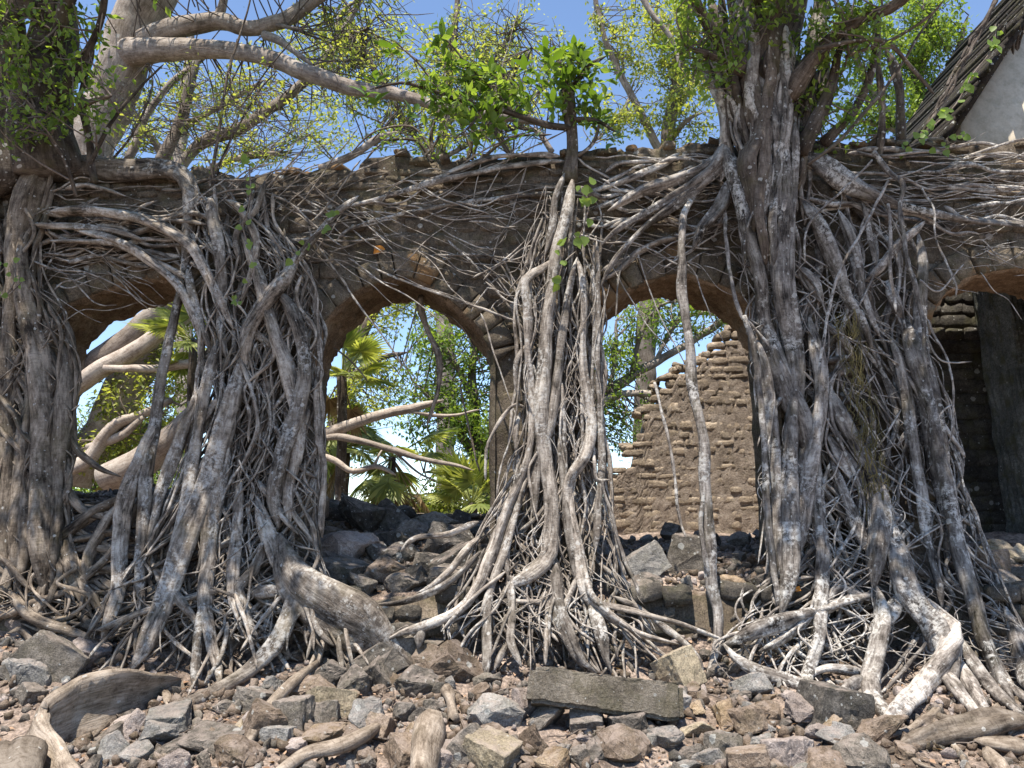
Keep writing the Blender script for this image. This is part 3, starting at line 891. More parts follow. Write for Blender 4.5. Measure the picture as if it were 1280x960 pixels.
# gabled building up behind the wall, far right
bld = thing('gabled_building', P(1270, 150, 12.0), 'pale plastered gable with a steep dark overgrown roof above the wall at far right', 'building')
def build_gable():
    rng = np.random.default_rng(21)
    Yg = 12.0
    Yg = 11.75; p0 = P(1176, 190, 11.05); p1 = P(1268, 48, 11.05)
    d = np.array([p1[0] - p0[0], p1[2] - p0[2]]); ln = np.hypot(*d); d /= ln; ln = 3.4; nrm = np.array([-d[1], d[0]])
    A = p0[[0, 2]] - d * 0.4; B = p0[[0, 2]] + d * (ln + 2.2)
    # gable wall: polygon under the roof line
    off = -nrm * 0.14
    wl = [(A[0] + off[0] + 0.9, 4.6), (B[0] + off[0], 4.6), (B[0] + off[0], B[1] + off[1]), (A[0] + off[0] + 0.9, A[1] + off[1] + 0.9 * d[1] / d[0])]
    V = [(x, Yg, z) for x, z in wl] + [(x, Yg + 5, z) for x, z in wl]
    F = [(0, 1, 2, 3), (7, 6, 5, 4)] + [(i, 4 + i, 4 + (i + 1) % 4, (i + 1) % 4) for i in range(4)]
    link('wall', mesh_np('wall', np.array(V), np.array(F), False), bld, M['plaster'])
    # roof boarding with an overhang towards the viewer, laid as overlapping boards
    nb = 22
    for k in range(nb):
        s0 = -0.4 + (ln + 2.6) * k / nb; s1 = s0 + (ln + 2.6) / nb + 0.03
        q0 = p0[[0, 2]] + d * s0; q1 = p0[[0, 2]] + d * s1
        th = rng.uniform(.035, .08); lift = rng.uniform(0.0, 0.035)
        c = [q0 + nrm * (0.0), q1 + nrm * lift * 0, q1 + nrm * th, q0 + nrm * (th + lift)]
        yo = Yg - 0.40 + rng.uniform(-0.12, 0.12)
        V = [(a, yo, b) for a, b in c] + [(a, Yg + 3.6 + rng.uniform(-.1, .1), b) for a, b in c]
        F = [(0, 1, 2, 3), (7, 6, 5, 4)] + [(i, 4 + i, 4 + (i + 1) % 4, (i + 1) % 4) for i in range(4)]
        link('roof_board', mesh_np('roof_board', np.array(V), np.array(F), False), bld, M['roof'])
    for k in range(7):           # rafters below the boards
        yo = Yg - 0.2 + k * 0.62
        q = [p0[[0, 2]] - d * 0.4 - nrm * 0.13, p0[[0, 2]] + d * (ln + 2.2) - nrm * 0.13]
        c = [q[0], q[1], q[1] + nrm * 0.125, q[0] + nrm * 0.125]
        V = [(a, yo, b) for a, b in c] + [(a, yo + 0.09, b) for a, b in c]
        F = [(0, 1, 2, 3), (7, 6, 5, 4)] + [(i, 4 + i, 4 + (i + 1) % 4, (i + 1) % 4) for i in range(4)]
        link('rafter', mesh_np('rafter', np.array(V), np.array(F), False), bld, M['roof'])
build_gable()

# ------------------------------------------------------------------ strangler figs
def env_x(env, py, u):
    e = np.array(env, float)
    l = np.interp(py, e[:, 0], e[:, 1]); r = np.interp(py, e[:, 0], e[:, 2])
    return l + (u + 1) / 2 * (r - l)

def pier_roots(T, env, n, r_rng, span, layer, wander, seed, part=True, y_rng=None, drift=0.5, splay=0.0, mats=None, amp=0.9):
    rng = np.random.default_rng(seed)
    y0, y1 = (env[0][0], env[-1][0]) if y_rng is None else y_rng
    for k in range(n):
        a = rng.uniform(y0, y1 - span[0] * 0.6); ln = rng.uniform(*span); b = min(a + ln, y1)
        u = rng.uniform(-1, 1); du = rng.normal(0, drift) * ln / 200.0
        r = rng.uniform(*r_rng) if rng.uniform() < 0.75 else r_rng[0] + (r_rng[1] - r_rng[0]) * 0.2
        m = max(4, int(ln / 45) + 2); pts = []
        ph = rng.uniform(0, 6.28); wv = rng.uniform(0.5, 1.6)
        for i in range(m):
            t = i / (m - 1); py = a + (b - a) * t
            uu = np.clip(u + du * t + wander * math.sin(ph + wv * 6.28 * t) * 0.35, -1.08, 1.08)
            x = env_x(env, py, uu) + rng.normal(0, 2.5)
            tp = 1.0 - 0.35 * t if splay == 0 else 1.0
            pts.append((x, py, max(0.6, r * tp * rng.uniform(0.85, 1.15))))
        lay_ = rng.uniform(*layer)
        if part:
            T.strand(pts, layer=lay_, amp=amp, mat=None if not mats else mats[rng.integers(len(mats))])
        else:
            T.thin(pts, layer=lay_, amp=amp)

def cross_links(T, env, n, r_rng, seed, y_rng, layer=(0.0, 0.2), part=False, reach=(0.3, 1.1), rise=(30, 110)):
    rng = np.random.default_rng(seed)
    for k in range(n):
        py = rng.uniform(*y_rng); u0 = rng.uniform(-1, 1); u1 = np.clip(u0 + rng.choice([-1, 1]) * rng.uniform(*reach), -1.1, 1.1)
        dy = rng.uniform(*rise); r = rng.uniform(*r_rng)
        pts = []
        bow = rng.normal(0, 8)
        for t in (0, 0.33, 0.66, 1):
            pts.append((env_x(env, py + dy * t, u0 + (u1 - u0) * t) + rng.normal(0, 3), py + dy * t + bow * math.sin(3.14 * t), r))
        (T.strand if part else T.thin)(pts, layer=rng.uniform(*layer), amp=0.8)

def fans(T, nodes, n, r_rng, seed, spread=70, drop=(50, 110), part=True):
    """stilt roots: straight thin props radiating down from a node to the rubble"""
    rng = np.random.default_rng(seed)
    for (x, y) in nodes:
        for k in range(n):
            dx = rng.uniform(-1, 1) * spread; dy = rng.uniform(*drop)
            r = rng.uniform(*r_rng)
            x0, y0 = x + rng.normal(0, 7), y + rng.normal(0, 9)
            pts = [(x0, y0, r), (x0 + dx * 0.45 + rng.normal(0, 5), y0 + dy * 0.5 + rng.normal(0, 6), r * 0.95), (x0 + dx, y0 + dy, r * 0.75)]
            (T.strand if part and r > 1.6 else T.thin)(pts, layer=rng.uniform(-0.05, 0.28), amp=0.9)

def wall_mat(T, x0, x1, y_of, n, r_rng, seed, slope=0.25, length=(60, 200), layer=(0.0, 0.12), part_min=1.9, curl=5, amp=1.2):
    rng = np.random.default_rng(seed)
    for k in range(n):
        ln = rng.uniform(*length); x = rng.uniform(x0 - ln * 0.3, x1 - ln * 0.5)
        lo, hi = y_of(x)
        y = rng.uniform(lo, hi); r = r_rng[0] + (r_rng[1] - r_rng[0]) * rng.uniform() ** 2.2
        sl = rng.normal(0, slope); m = max(4, int(ln / 26))
        pts = []
        for i in range(m):
            t = i / (m - 1)
            pts.append((x + ln * t, y + sl * ln * t + rng.normal(0, curl), r * (1 - 0.4 * t) if rng.uniform() < 2 else r))
        if r >= part_min: T.strand(pts, layer=rng.uniform(*layer), amp=amp)
        else: T.thin(pts, layer=rng.uniform(*layer), amp=amp)

# ---- A: the fig at the left edge
FA = Tree('strangler_fig', P(10, 730, 7.3), 'brown-grey strangler fig swallowing the leftmost pier, its leafy trunk rising at the left edge', 'fig tree', M['bark_left'], 'strangler figs on the arcade')
ENVA = [(190, -70, 75), (260, -70, 62), (330, -70, 60), (420, -70, 84), (480, -70, 92), (560, -70, 85), (620, -70, 80), (700, -80, 85), (770, -110, 120)]
LIMB_A = []
def fig_a():
    T = FA
    T.strand([(70, 215, 34, 7.9), (62, 150, 30, 7.8), (60, 90, 27, 7.7), (72, 30, 24, 7.6), (60, -60, 22, 7.4), (40, -160, 18, 7.0)], name='trunk', mat=M['bark_dark'], lump=0.2, flute=5, amp=0.6)
    T.strand([(-5, 230, 40, 7.8), (-10, 120, 34, 7.7), (-5, 20, 30, 7.6), (-30, -90, 24, 7.3)], name='trunk', mat=M['bark_dark'], lump=0.25, flute=4)
    for pts in [
        [(50, 190, 15), (42, 215, 19), (28, 255, 19), (18, 310, 13), (14, 380, 11), (10, 470, 11), (12, 560, 12), (4, 640, 13), (-2, 700, 14), (-6, 740, 12)],
        [(24, 270, 12), (30, 330, 11), (36, 400, 13), (50, 450, 14), (62, 520, 14), (58, 600, 16), (55, 680, 15), (50, 745, 11)],
        [(70, 420, 9), (80, 460, 12), (78, 530, 14), (72, 600, 12), (66, 680, 12), (62, 740, 10)],
        [(34, 430, 8), (40, 490, 9), (30, 550, 11), (22, 620, 12), (25, 700, 11), (14, 750, 8)],
        [(-2, 430, 6), (28, 475, 6.5), (55, 530, 6.5), (70, 575, 6), (73, 605, 5)],
        [(40, 400, 7), (55, 420, 9), (68, 405, 8), (75, 390, 5)],
        [(46, 540, 8), (30, 620, 9), (16, 690, 9), (18, 735, 8)],
        [(55, 470, 6), (48, 560, 8), (30, 640, 9), (10, 715, 8), (-10, 760, 8)],
        [(12, 740, 10), (40, 770, 9), (80, 785, 7), (120, 800, 5)],
        [(20, 700, 9), (45, 690, 8), (80, 668, 7), (112, 640, 7), (150, 622, 6), (192, 606, 5)],
        [(80, 665, 7), (84, 690, 7), (92, 720, 8), (98, 755, 6)],
        [(72, 690, 6), (52, 740, 7), (48, 790, 6)],
        [(82, 530, 5), (95, 560, 6), (112, 575, 5), (130, 588, 4), (150, 596, 3)],
        [(66, 590, 5), (82, 615, 6), (105, 640, 5), (140, 650, 4)],
        [(150, 625, 6), (128, 660, 6), (110, 690, 6), (104, 730, 5), (112, 770, 4)],
        [(180, 612, 6), (140, 690, 5), (90, 735, 6), (40, 755, 6), (-10, 775, 7)],
    ]:
        T.strand(pts, lump=0.2, layer=0.06, mat=M['bark_left'])
    pier_roots(T, ENVA, 44, (2.4, 6.5), (160, 420), (0.0, 0.12), 0.5, 21, drift=0.3)
    pier_roots(T, ENVA, 70, (1.3, 3.2), (100, 320), (0.0, 0.22), 0.5, 22, drift=0.4)
    pier_roots(T, ENVA, 70, (0.6, 1.5), (50, 180), (0.05, 0.2), 1.2, 23, part=False, drift=0.8)
    cross_links(T, ENVA, 14, (2, 5), 24, (380, 700), part=True)
    rng = np.random.default_rng(25)
    for k in range(70):     # low tangle running out over the rubble beside the pier
        x = rng.uniform(0, 170); y = rng.uniform(640, 790); ln = rng.uniform(40, 130); a = rng.uniform(-0.35, 0.5)
        r = rng.uniform(1.0, 5.0)
        pts = [(x + ln * t * math.cos(a) , y + ln * t * math.sin(a) + 10 * math.sin(t * 5 + k), r) for t in (0, .25, .5, .75, 1)]
        (T.strand if r > 1.8 else T.thin)(pts, layer=0.01, amp=1.2)
    # limbs with leaves above
    for pts in [[(62, 140, 9, 7.7), (95, 90, 7, 7.5), (120, 40, 5, 7.3), (135, -30, 4, 7.0)], [(40, 120, 8, 7.6), (10, 60, 6, 7.3), (-20, -20, 5, 7)], [(75, 150, 5, 7.6), (110, 130, 4, 7.4), (140, 120, 3, 7.2)],
                [(66, 60, 10, 7.5), (100, -40, 8, 7.0), (160, -140, 6, 6.3), (230, -230, 4, 5.6)], [(40, 20, 10, 7.4), (-20, -120, 8, 6.6), (-60, -260, 5, 5.6)],
                [(118, 228, 5, 7.75), (112, 175, 4.5, 7.7), (100, 120, 3.5, 7.65), (118, 60, 2.6, 7.6)], [(112, 205, 3, 7.7), (135, 160, 2.6, 7.6), (165, 120, 2, 7.6), (205, 80, 1.3, 7.6)],
                [(95, 245, 2.5, 7.7), (80, 200, 2.5, 7.5), (52, 150, 2.5, 7.4), (20, 80, 2.2, 7.4)]]:
        T.strand(pts, name='branch', mat=M['bark_dark'], lump=0.1)
        LIMB_A.append(crom(np.array([P(p[0], p[1], p[3]) for p in pts]), 0.15))
    crown(T, [(60, 40, 7.3, 95, 70, 0.6), (20, 130, 7.2, 60, 60, 0.5), (110, 110, 7.3, 50, 60, 0.5)], LIMB_A, 95, 17, 0.085, M['leaf_mid'], 31, 0.10)
    crown(T, [(100, -300, 6.0, 420, 150, 1.6)], LIMB_A, 120, 42, 0.17, M['leaf_mid'], 32, 0.2, name='upper_crown')
    T.done()
fig_a()

# ---- B: root curtain on the pier between the first two arches
FB = Tree('strangler_fig', P(300, 800, 7.0), 'root curtain of grey strangler fig hanging over the pier between the first and second arches', 'fig tree', M['bark_pier'], 'strangler figs on the arcade')
ENVB = [(205, 190, 330), (280, 215, 360), (340, 236, 386), (420, 258, 394), (520, 252, 396), (600, 232, 392), (680, 195, 385), (740, 150, 400), (800, 120, 440), (850, 150, 400)]
def fig_b():
    T = FB
    for pts in [
        [(52, 228, 12, 8.02), (80, 212, 15, 8.0), (120, 210, 16, 7.97), (160, 212, 15, 7.95), (200, 212, 13, 7.93), (226, 218, 11, 7.9), (238, 240, 10, 7.86), (236, 285, 9, 7.85), (230, 335, 8, 7.84), (216, 405, 8, 7.8), (206, 455, 7.5, 7.76), (192, 530, 8, 7.7), (184, 600, 7.5), (180, 680, 7), (176, 745, 6), (178, 780, 5)],
        [(196, 520, 6, 7.66), (178, 575, 7), (156, 632, 9), (148, 690, 9), (146, 735, 8), (134, 775, 8), (124, 800, 6)],
        [(270, 425, 9), (256, 480, 9), (248, 530, 9.5), (240, 580, 10), (229, 640, 10), (216, 690, 9), (205, 720, 8)],
        [(262, 470, 5.5), (245, 500, 6), (222, 560, 7), (206, 602, 7), (190, 655, 6), (184, 700, 5)],
        [(300, 440, 10), (290, 495, 11), (276, 545, 11), (262, 590, 12), (245, 635, 13), (224, 690, 13), (210, 735, 13), (198, 775, 13), (176, 818, 16), (160, 838, 16)],
        [(285, 560, 8), (274, 610, 9), (264, 660, 10), (259, 705, 11), (256, 750, 11), (264, 795, 10), (274, 835, 8), (272, 862, 6)],
        [(258, 745, 6), (250, 790, 7), (246, 830, 6), (240, 860, 5)],
        [(335, 355, 9), (358, 378, 11), (376, 412, 11), (381, 460, 11), (375, 510, 11), (362, 548, 11), (350, 582, 11), (342, 625, 11), (346, 660, 10)],
        [(300, 290, 6), (318, 330, 7), (330, 370, 8), (345, 420, 8), (362, 470, 9), (372, 520, 8), (370, 560, 8), (362, 610, 7), (360, 660, 6)],
        [(372, 322, 9), (355, 348, 10), (335, 372, 10), (316, 398, 10), (305, 425, 9), (303, 470, 7)],
        [(448, 243, 4), (420, 268, 5), (395, 296, 6), (372, 324, 7), (350, 355, 6)],
        [(396, 470, 4), (398, 540, 4.5), (406, 590, 4.5), (404, 640, 4.5), (402, 672, 4)],
        [(346, 668, 15, 7.3), (358, 706, 20, 7.24), (376, 736, 25, 7.2), (404, 756, 27, 7.18), (434, 774, 28, 7.14), (462, 794, 22, 7.1), (486, 814, 15, 7.05), (508, 830, 8, 7.0), (528, 838, 4, 6.95)],
        [(318, 620, 7), (330, 660, 9), (346, 700, 10), (366, 732, 10)],
        [(368, 730, 12), (358, 770, 11), (338, 806, 11), (308, 838, 9), (270, 862, 8), (232, 880, 7), (192, 902, 7), (165, 915, 6)],
        [(330, 680, 8), (318, 715, 7), (300, 735, 7), (310, 775, 6), (322, 800, 5)],
        [(300, 600, 7), (296, 660, 7), (290, 720, 8), (292, 755, 7), (310, 790, 6)],
        [(322, 600, 5), (350, 640, 5), (372, 668, 4)],
        [(210, 735, 10), (240, 770, 6), (255, 800, 5)],
        [(310, 745, 7), (340, 738, 8), (362, 742, 8)],
        [(60, 262, 7), (110, 262, 8), (150, 268, 9), (190, 280, 9), (222, 295, 8), (250, 320, 7), (270, 360, 6), (290, 410, 6)],
        [(90, 285, 5), (140, 300, 6), (180, 320, 7), (215, 350, 7), (238, 390, 6), (252, 430, 6)],
        [(35, 280, 4), (90, 284, 5), (140, 288, 4), (180, 300, 4)],
        [(60, 300, 3), (110, 302, 4), (150, 305, 5), (200, 330, 5), (240, 350, 5)],
        [(250, 245, 6), (262, 250, 7), (268, 280, 7), (276, 320, 7), (278, 360, 6), (274, 400, 6), (282, 450, 6)],
        [(280, 248, 5), (300, 262, 5), (320, 300, 6), (312, 340, 5), (300, 380, 5)],
        [(234, 330, 5), (242, 370, 6), (252, 410, 6), (262, 440, 6)],
        [(330, 225, 5), (318, 260, 5), (296, 290, 5), (300, 330, 5)],
    ]:
        T.strand(pts, lump=0.17, layer=0.18)
    pier_roots(T, ENVB, 50, (1.8, 4.8), (150, 420), (-0.04, 0.12), 0.6, 41, y_rng=(225, 800), drift=0.35)
    pier_roots(T, ENVB, 110, (1.3, 2.8), (100, 340), (-0.02, 0.26), 0.6, 42, y_rng=(225, 800), drift=0.5)
    pier_roots(T, ENVB, 120, (0.5, 1.4), (50, 220), (0.0, 0.26), 1.2, 43, part=False, y_rng=(215, 790), drift=1.1)
    cross_links(T, ENVB, 18, (2, 5), 44, (360, 740), part=True, layer=(0.05, 0.25))
    cross_links(T, ENVB, 30, (0.6, 1.6), 45, (260, 760), layer=(0.1, 0.3))
    fans(T, [(215, 735), (256, 760), (300, 745), (340, 740), (372, 745), (180, 760), (290, 770)], 8, (0.9, 3.2), 46, 80, (45, 105))
    fans(T, [(395, 755), (380, 750), (420, 780)], 7, (1.5, 4), 47, 45, (35, 80))
    wall_mat(T, 40, 240, lambda x: (228, 330), 50, (0.8, 5), 48, 0.22, (60, 190), (0.0, 0.15))
    wall_mat(T, 70, 180, lambda x: (300, 400 if x < 90 else 350), 30, (0.6, 1.9), 49, 0.4, (40, 110))
    wall_mat(T, 290, 470, lambda x: (225, 330), 60, (0.4, 1.9), 50, 0.9, (40, 140), curl=4)
    T.done()
fig_b()

# ---- buttress fin of the same root, lower left
def fin():
    base = [(212, 852, 0.02), (190, 868, 0.16), (150, 890, 0.30), (112, 906, 0.36), (80, 916, 0.38), (54, 926, 0.36), (34, 940, 0.30), (30, 958, 0.26), (54, 975, 0.2), (70, 1000, 0.12)]
    C = []
    for x, y, h in base:
        Y = ground_hit(x, y) or 5.2
        p = P(x, y, Y); C.append([p[0], p[1], float(hgt(p[0], p[1])), h])
    Q = crom(np.array(C), 0.045); n = len(Q)
    rng = np.random.default_rng(4)
    T = np.gradient(Q[:, :2], axis=0); T /= np.linalg.norm(T, axis=1, keepdims=True)
    S = np.stack([-T[:, 1], T[:, 0]], 1)                      # sideways
    prof = [(-0.17, -0.10), (-0.11, 0.04), (-0.055, 0.28), (-0.035, 0.62), (-0.05, 0.86), (-0.028, 0.99), (0.012, 1.0), (0.042, 0.88), (0.035, 0.62), (0.06, 0.28), (0.12, 0.04), (0.17, -0.10)]
    V = np.zeros((n, len(prof), 3)); A = np.zeros((n, len(prof), 3)); s = np.arange(n) * 0.045
    for j, (a, b) in enumerate(prof):
        w = 0.02 * np.sin(s * 7 + j * 0.8) + 0.012 * np.sin(s * 17 + j * 1.7) + rng.normal(0, 0.003, n)
        lean = 0.10 * b
        off = a + w * (1 - abs(b - .5)) + lean
        V[:, j, :2] = Q[:, :2] + S * off[:, None]
        V[:, j, 2] = Q[:, 2] + Q[:, 3] * b * (1 + 0.05 * np.sin(s * 9 + 1)) + (0 if b > 0 else -0.08)
        A[:, j] = np.stack([s, np.full(n, a * 2), np.full(n, b * 0.5)], -1)
    k = len(prof); i = np.arange(n - 1)[:, None] * k + np.arange(k - 1)[None, :]
    F = np.stack([i, i + 1, i + k + 1, i + k], -1).reshape(-1, 4)
    o = link('buttress_root', mesh_np('buttress_root', V.reshape(-1, 3), F, True, A.reshape(-1, 3)), FB.root, M['bark_tan'])
    o['label'] = 'tall fin-shaped buttress root snaking to the lower left corner'
fin()
for pts in [[(120, 880, 8), (135, 895, 9), (118, 915, 8), (110, 925, 5)], [(150, 868, 7), (185, 860, 8), (205, 868, 6), (212, 885, 5)], [(205, 905, 6), (180, 912, 8), (172, 905, 7), (190, 895, 5)],
            [(2, 940, 26), (14, 960, 30), (20, 1000, 30)], [(60, 946, 6), (90, 935, 6), (120, 930, 5), (128, 945, 5), (116, 956, 6)]]:
    FB.strand(pts, lump=0.18, mat=M['bark_tan'])

# ---- C: small fig on the wall top with its silver roots
FC = Tree('strangler_fig', P(680, 800, 7.0), 'small fig sapling with glossy leaves perched above the second pier, silvery roots below', 'fig tree', M['bark_small'], 'strangler figs on the arcade')
ENVC = [(205, 692, 742), (260, 675, 748), (320, 655, 750), (420, 652, 750), (520, 650, 752), (600, 636, 754), (680, 598, 760), (730, 585, 775), (780, 560, 800), (850, 590, 850)]
def fig_c():
    T = FC
    T.strand([(714, 225, 12, 7.92), (716, 200, 10, 7.93), (716, 170, 9, 7.93), (714, 145, 11, 7.93), (710, 120, 13, 7.92), (706, 112, 8, 7.92)], name='trunk', mat=M['bark_dark'], lump=0.2, flute=4)
    for pts in [
        [(706, 215, 6), (694, 248, 6), (692, 282, 6.5), (686, 305, 6), (680, 320, 6)],
        [(716, 222, 9), (708, 262, 9), (699, 298, 9), (693, 330, 9), (687, 370, 9), (682, 430, 10), (682, 480, 10.5), (680, 530, 10), (688, 585, 10), (693, 640, 11), (690, 690, 12), (668, 715, 12), (644, 728, 12), (630, 740, 8)],
        [(694, 321, 5), (676, 336, 6), (657, 350, 6), (660, 380, 6), (661, 430, 6), (664, 490, 6.5), (665, 545, 6.5), (652, 592, 7), (630, 642, 7), (612, 690, 8), (598, 728, 8), (582, 752, 8), (558, 770, 8), (530, 782, 8), (500, 792, 6), (482, 800, 4)],
        [(722, 320, 5), (712, 350, 5), (705, 395, 5), (701, 440, 6), (697, 490, 8), (688, 535, 9), (678, 560, 8), (671, 600, 7), (668, 650, 6)],
        [(722, 322, 5), (727, 352, 5.5), (729, 410, 5.5), (730, 470, 6), (736, 530, 8), (728, 570, 9), (712, 595, 10), (710, 620, 8), (720, 665, 8), (729, 710, 8), (738, 745, 9), (762, 770, 7), (795, 790, 5), (850, 806, 4)],
        [(746, 300, 3.5), (746, 380, 4), (748, 470, 4.5), (750, 560, 5), (747, 640, 6), (744, 690, 5)],
        [(741, 330, 2), (742, 420, 2.2), (740, 500, 2.5), (744, 600, 3)],
        [(660, 428, 4), (646, 452, 4.2), (645, 475, 4), (650, 500, 3.5)],
        [(656, 508, 2.2), (641, 508, 2.4), (622, 532, 2.4), (610, 560, 2), (607, 600, 2)],
        [(700, 540, 5), (702, 590, 6), (706, 640, 7), (714, 690, 8), (724, 740, 8)],
        [(692, 690, 8), (694, 735, 9), (700, 766, 9), (714, 800, 9), (730, 830, 9), (746, 842, 8)],
        [(737, 750, 8), (750, 790, 7), (758, 825, 6), (765, 842, 5)],
        [(662, 590, 5), (645, 640, 6), (630, 690, 7), (612, 735, 6), (600, 770, 6)],
        [(640, 640, 4), (632, 690, 5), (636, 720, 6)],
        [(613, 728, 5), (611, 770, 5), (609, 815, 5), (608, 850, 4)],
        [(636, 716, 5), (641, 770, 5), (640, 800, 5), (652, 835, 4)],
        [(640, 797, 4), (628, 815, 4), (618, 838, 3)],
        [(683, 738, 3), (683, 790, 3), (682, 832, 3)],
        [(618, 752, 3), (660, 754, 3.2), (700, 753, 3), (722, 750, 3)],
        [(530, 778, 7), (524, 796, 7), (522, 812, 6)],
        [(718, 740, 5), (755, 755, 4), (800, 768, 4), (850, 780, 3.5), (905, 800, 3)],
        [(765, 745, 3), (800, 760, 3), (840, 790, 4), (868, 815, 4), (880, 842, 3)],
        [(700, 470, 3), (705, 500, 4), (706, 560, 4)],
        [(690, 520, 4), (712, 498, 4), (726, 503, 3)],
        [(735, 700, 5), (712, 740, 5), (700, 780, 4)],
        [(600, 690, 5), (575, 715, 5), (548, 735, 5), (505, 752, 4), (470, 756, 3.5)],
        [(602, 668, 5), (580, 690, 6), (562, 712, 6), (540, 732, 5), (520, 742, 4)],
        [(598, 652, 4), (560, 668, 4), (520, 672, 3), (500, 690, 3)],
    ]:
        T.strand(pts, lump=0.16, layer=0.18)
    pier_roots(T, ENVC, 34, (1.8, 4.2), (160, 420), (-0.04, 0.10), 0.4, 61, y_rng=(240, 800), drift=0.22)
    pier_roots(T, ENVC, 80, (1.2, 2.4), (110, 340), (-0.02, 0.26), 0.5, 62, y_rng=(230, 800), drift=0.3)
    pier_roots(T, ENVC, 90, (0.5, 1.2), (60, 220), (0.0, 0.26), 1.0, 63, part=False, y_rng=(225, 790), drift=0.8)
    cross_links(T, ENVC, 14, (1.2, 2.6), 64, (560, 740), part=True, layer=(0.05, 0.25), reach=(0.2, 0.7))
    fans(T, [(612, 735), (640, 735), (690, 745), (660, 755), (720, 750)], 8, (0.8, 2.6), 65, 60, (50, 100))
    fans(T, [(740, 750), (760, 765), (790, 785)], 7, (1.3, 2.8), 66, 70, (20, 80))
    # roots running along the wall from the crown
    for pts in [[(706, 200, 5), (650, 205, 5), (590, 216, 5), (530, 232, 4.5), (470, 250, 4), (420, 262, 3.5)], [(700, 194, 4), (640, 196, 4), (580, 207, 4), (540, 225, 3.5), (490, 242, 3)],
                [(690, 240, 2.5), (610, 250, 3), (520, 262, 2.5), (440, 285, 2.5), (420, 300, 2)], [(672, 330, 1.8), (600, 318, 1.8), (540, 318, 1.5)],
                [(735, 240, 5), (780, 228, 5), (820, 210, 5), (850, 190, 5)], [(740, 262, 3), (790, 240, 3), (840, 220, 3), (880, 205, 4)],
                [(752, 350, 5), (775, 335, 5), (792, 318, 5), (812, 308, 5), (850, 295, 4)], [(752, 338, 4), (785, 322, 4), (793, 314, 4)],
                [(760, 285, 3.5), (800, 270, 4), (845, 256, 5), (890, 240, 6)], [(458, 330, 1.4), (560, 372, 1.8), (640, 400, 1.6), (655, 415, 1.4)], [(560, 300, 1.6), (600, 340, 1.8), (640, 390, 1.6), (655, 440, 1.4)]]:
        T.strand(pts, lump=0.14, layer=0.04, amp=0.9)
    wall_mat(T, 480, 680, lambda x: (212, 280), 26, (0.5, 1.8), 67, 0.25, (50, 200))
    wall_mat(T, 600, 700, lambda x: (250, 400), 46, (0.4, 1.7), 68, 1.6, (20, 70), curl=4)
    wall_mat(T, 420, 640, lambda x: (290, 345), 16, (0.4, 1.2), 69, 0.5, (50, 150), curl=3)
    # leafy shoots
    limbs = [[(708, 118, 5, 7.92), (700, 80, 3.5, 7.85), (690, 50, 2, 7.8)], [(712, 115, 5, 7.92), (735, 85, 3.5, 7.8), (758, 70, 2, 7.75)], [(716, 150, 4.5, 7.92), (745, 150, 3, 7.8), (770, 165, 2, 7.7)],
             [(712, 160, 5, 7.9), (680, 155, 4.5, 7.8), (640, 142, 4, 7.7), (600, 132, 3.5, 7.6), (555, 118, 3, 7.5), (505, 104, 2, 7.45), (462, 112, 1.5, 7.4)],
             [(640, 142, 2.5, 7.7), (615, 108, 2, 7.6), (585, 80, 1.5, 7.55), (550, 42, 1.2, 7.5)], [(600, 132, 2, 7.6), (590, 155, 1.6, 7.5), (570, 172, 1.2, 7.5)], [(555, 118, 2, 7.5), (520, 75, 1.6, 7.45), (492, 50, 1.2, 7.4)],
             [(712, 125, 3, 7.92), (712, 90, 2.5, 7.85), (718, 60, 1.5, 7.8)], [(722, 195, 3, 7.9), (742, 178, 2.5, 7.85), (750, 150, 2, 7.8)]]
    for pts in limbs: T.strand(pts, name='branch', mat=M['bark_dark'], lump=0.08)
    rng = np.random.default_rng(70)
    tips = [(488, 60), (500, 46), (548, 28), (556, 46), (532, 62), (490, 85), (468, 97), (510, 90), (458, 112), (466, 124), (572, 80), (582, 96), (560, 76), (615, 82), (600, 114), (612, 130), (586, 124), (562, 130), (545, 120), (622, 150), (640, 140),
            (660, 112), (655, 80), (680, 62), (692, 76), (710, 84), (720, 60), (735, 94), (742, 74), (700, 104), (690, 122), (726, 110), (745, 122), (760, 76), (755, 150), (766, 166), (746, 142), (665, 165), (642, 166), (606, 160), (586, 150), (520, 140), (600, 172), (714, 68), (730, 70), (704, 92), (672, 98), (650, 128), (577, 112), (768, 100)]
    ml = None; leafm = []
    for s in range(8):
        r2 = np.random.default_rng(700 + s)
        m = 7; t = np.linspace(0, 1, m); w = np.sin(np.pi * t ** 0.8) * 0.21; w[-1] = 0.0; w[0] = 0.01
        bend = -0.22 * t ** 2 * r2.uniform(0.4, 1.4)
        V = []
        for q in range(m):
            V += [(t[q], w[q], bend[q] + w[q] * 0.35), (t[q], 0, bend[q]), (t[q], -w[q], bend[q] + w[q] * 0.35)]
        F = []
        for q in range(m - 1):
            for c in (0, 1): F.append((q * 3 + c, q * 3 + c + 1, q * 3 + c + 4, q * 3 + c + 3))
        me = mesh_np('fig_leaf', np.array(V), np.array(F), True); me.materials.append(M['leaf_dark']); leafm.append(me)
    cnt = 0
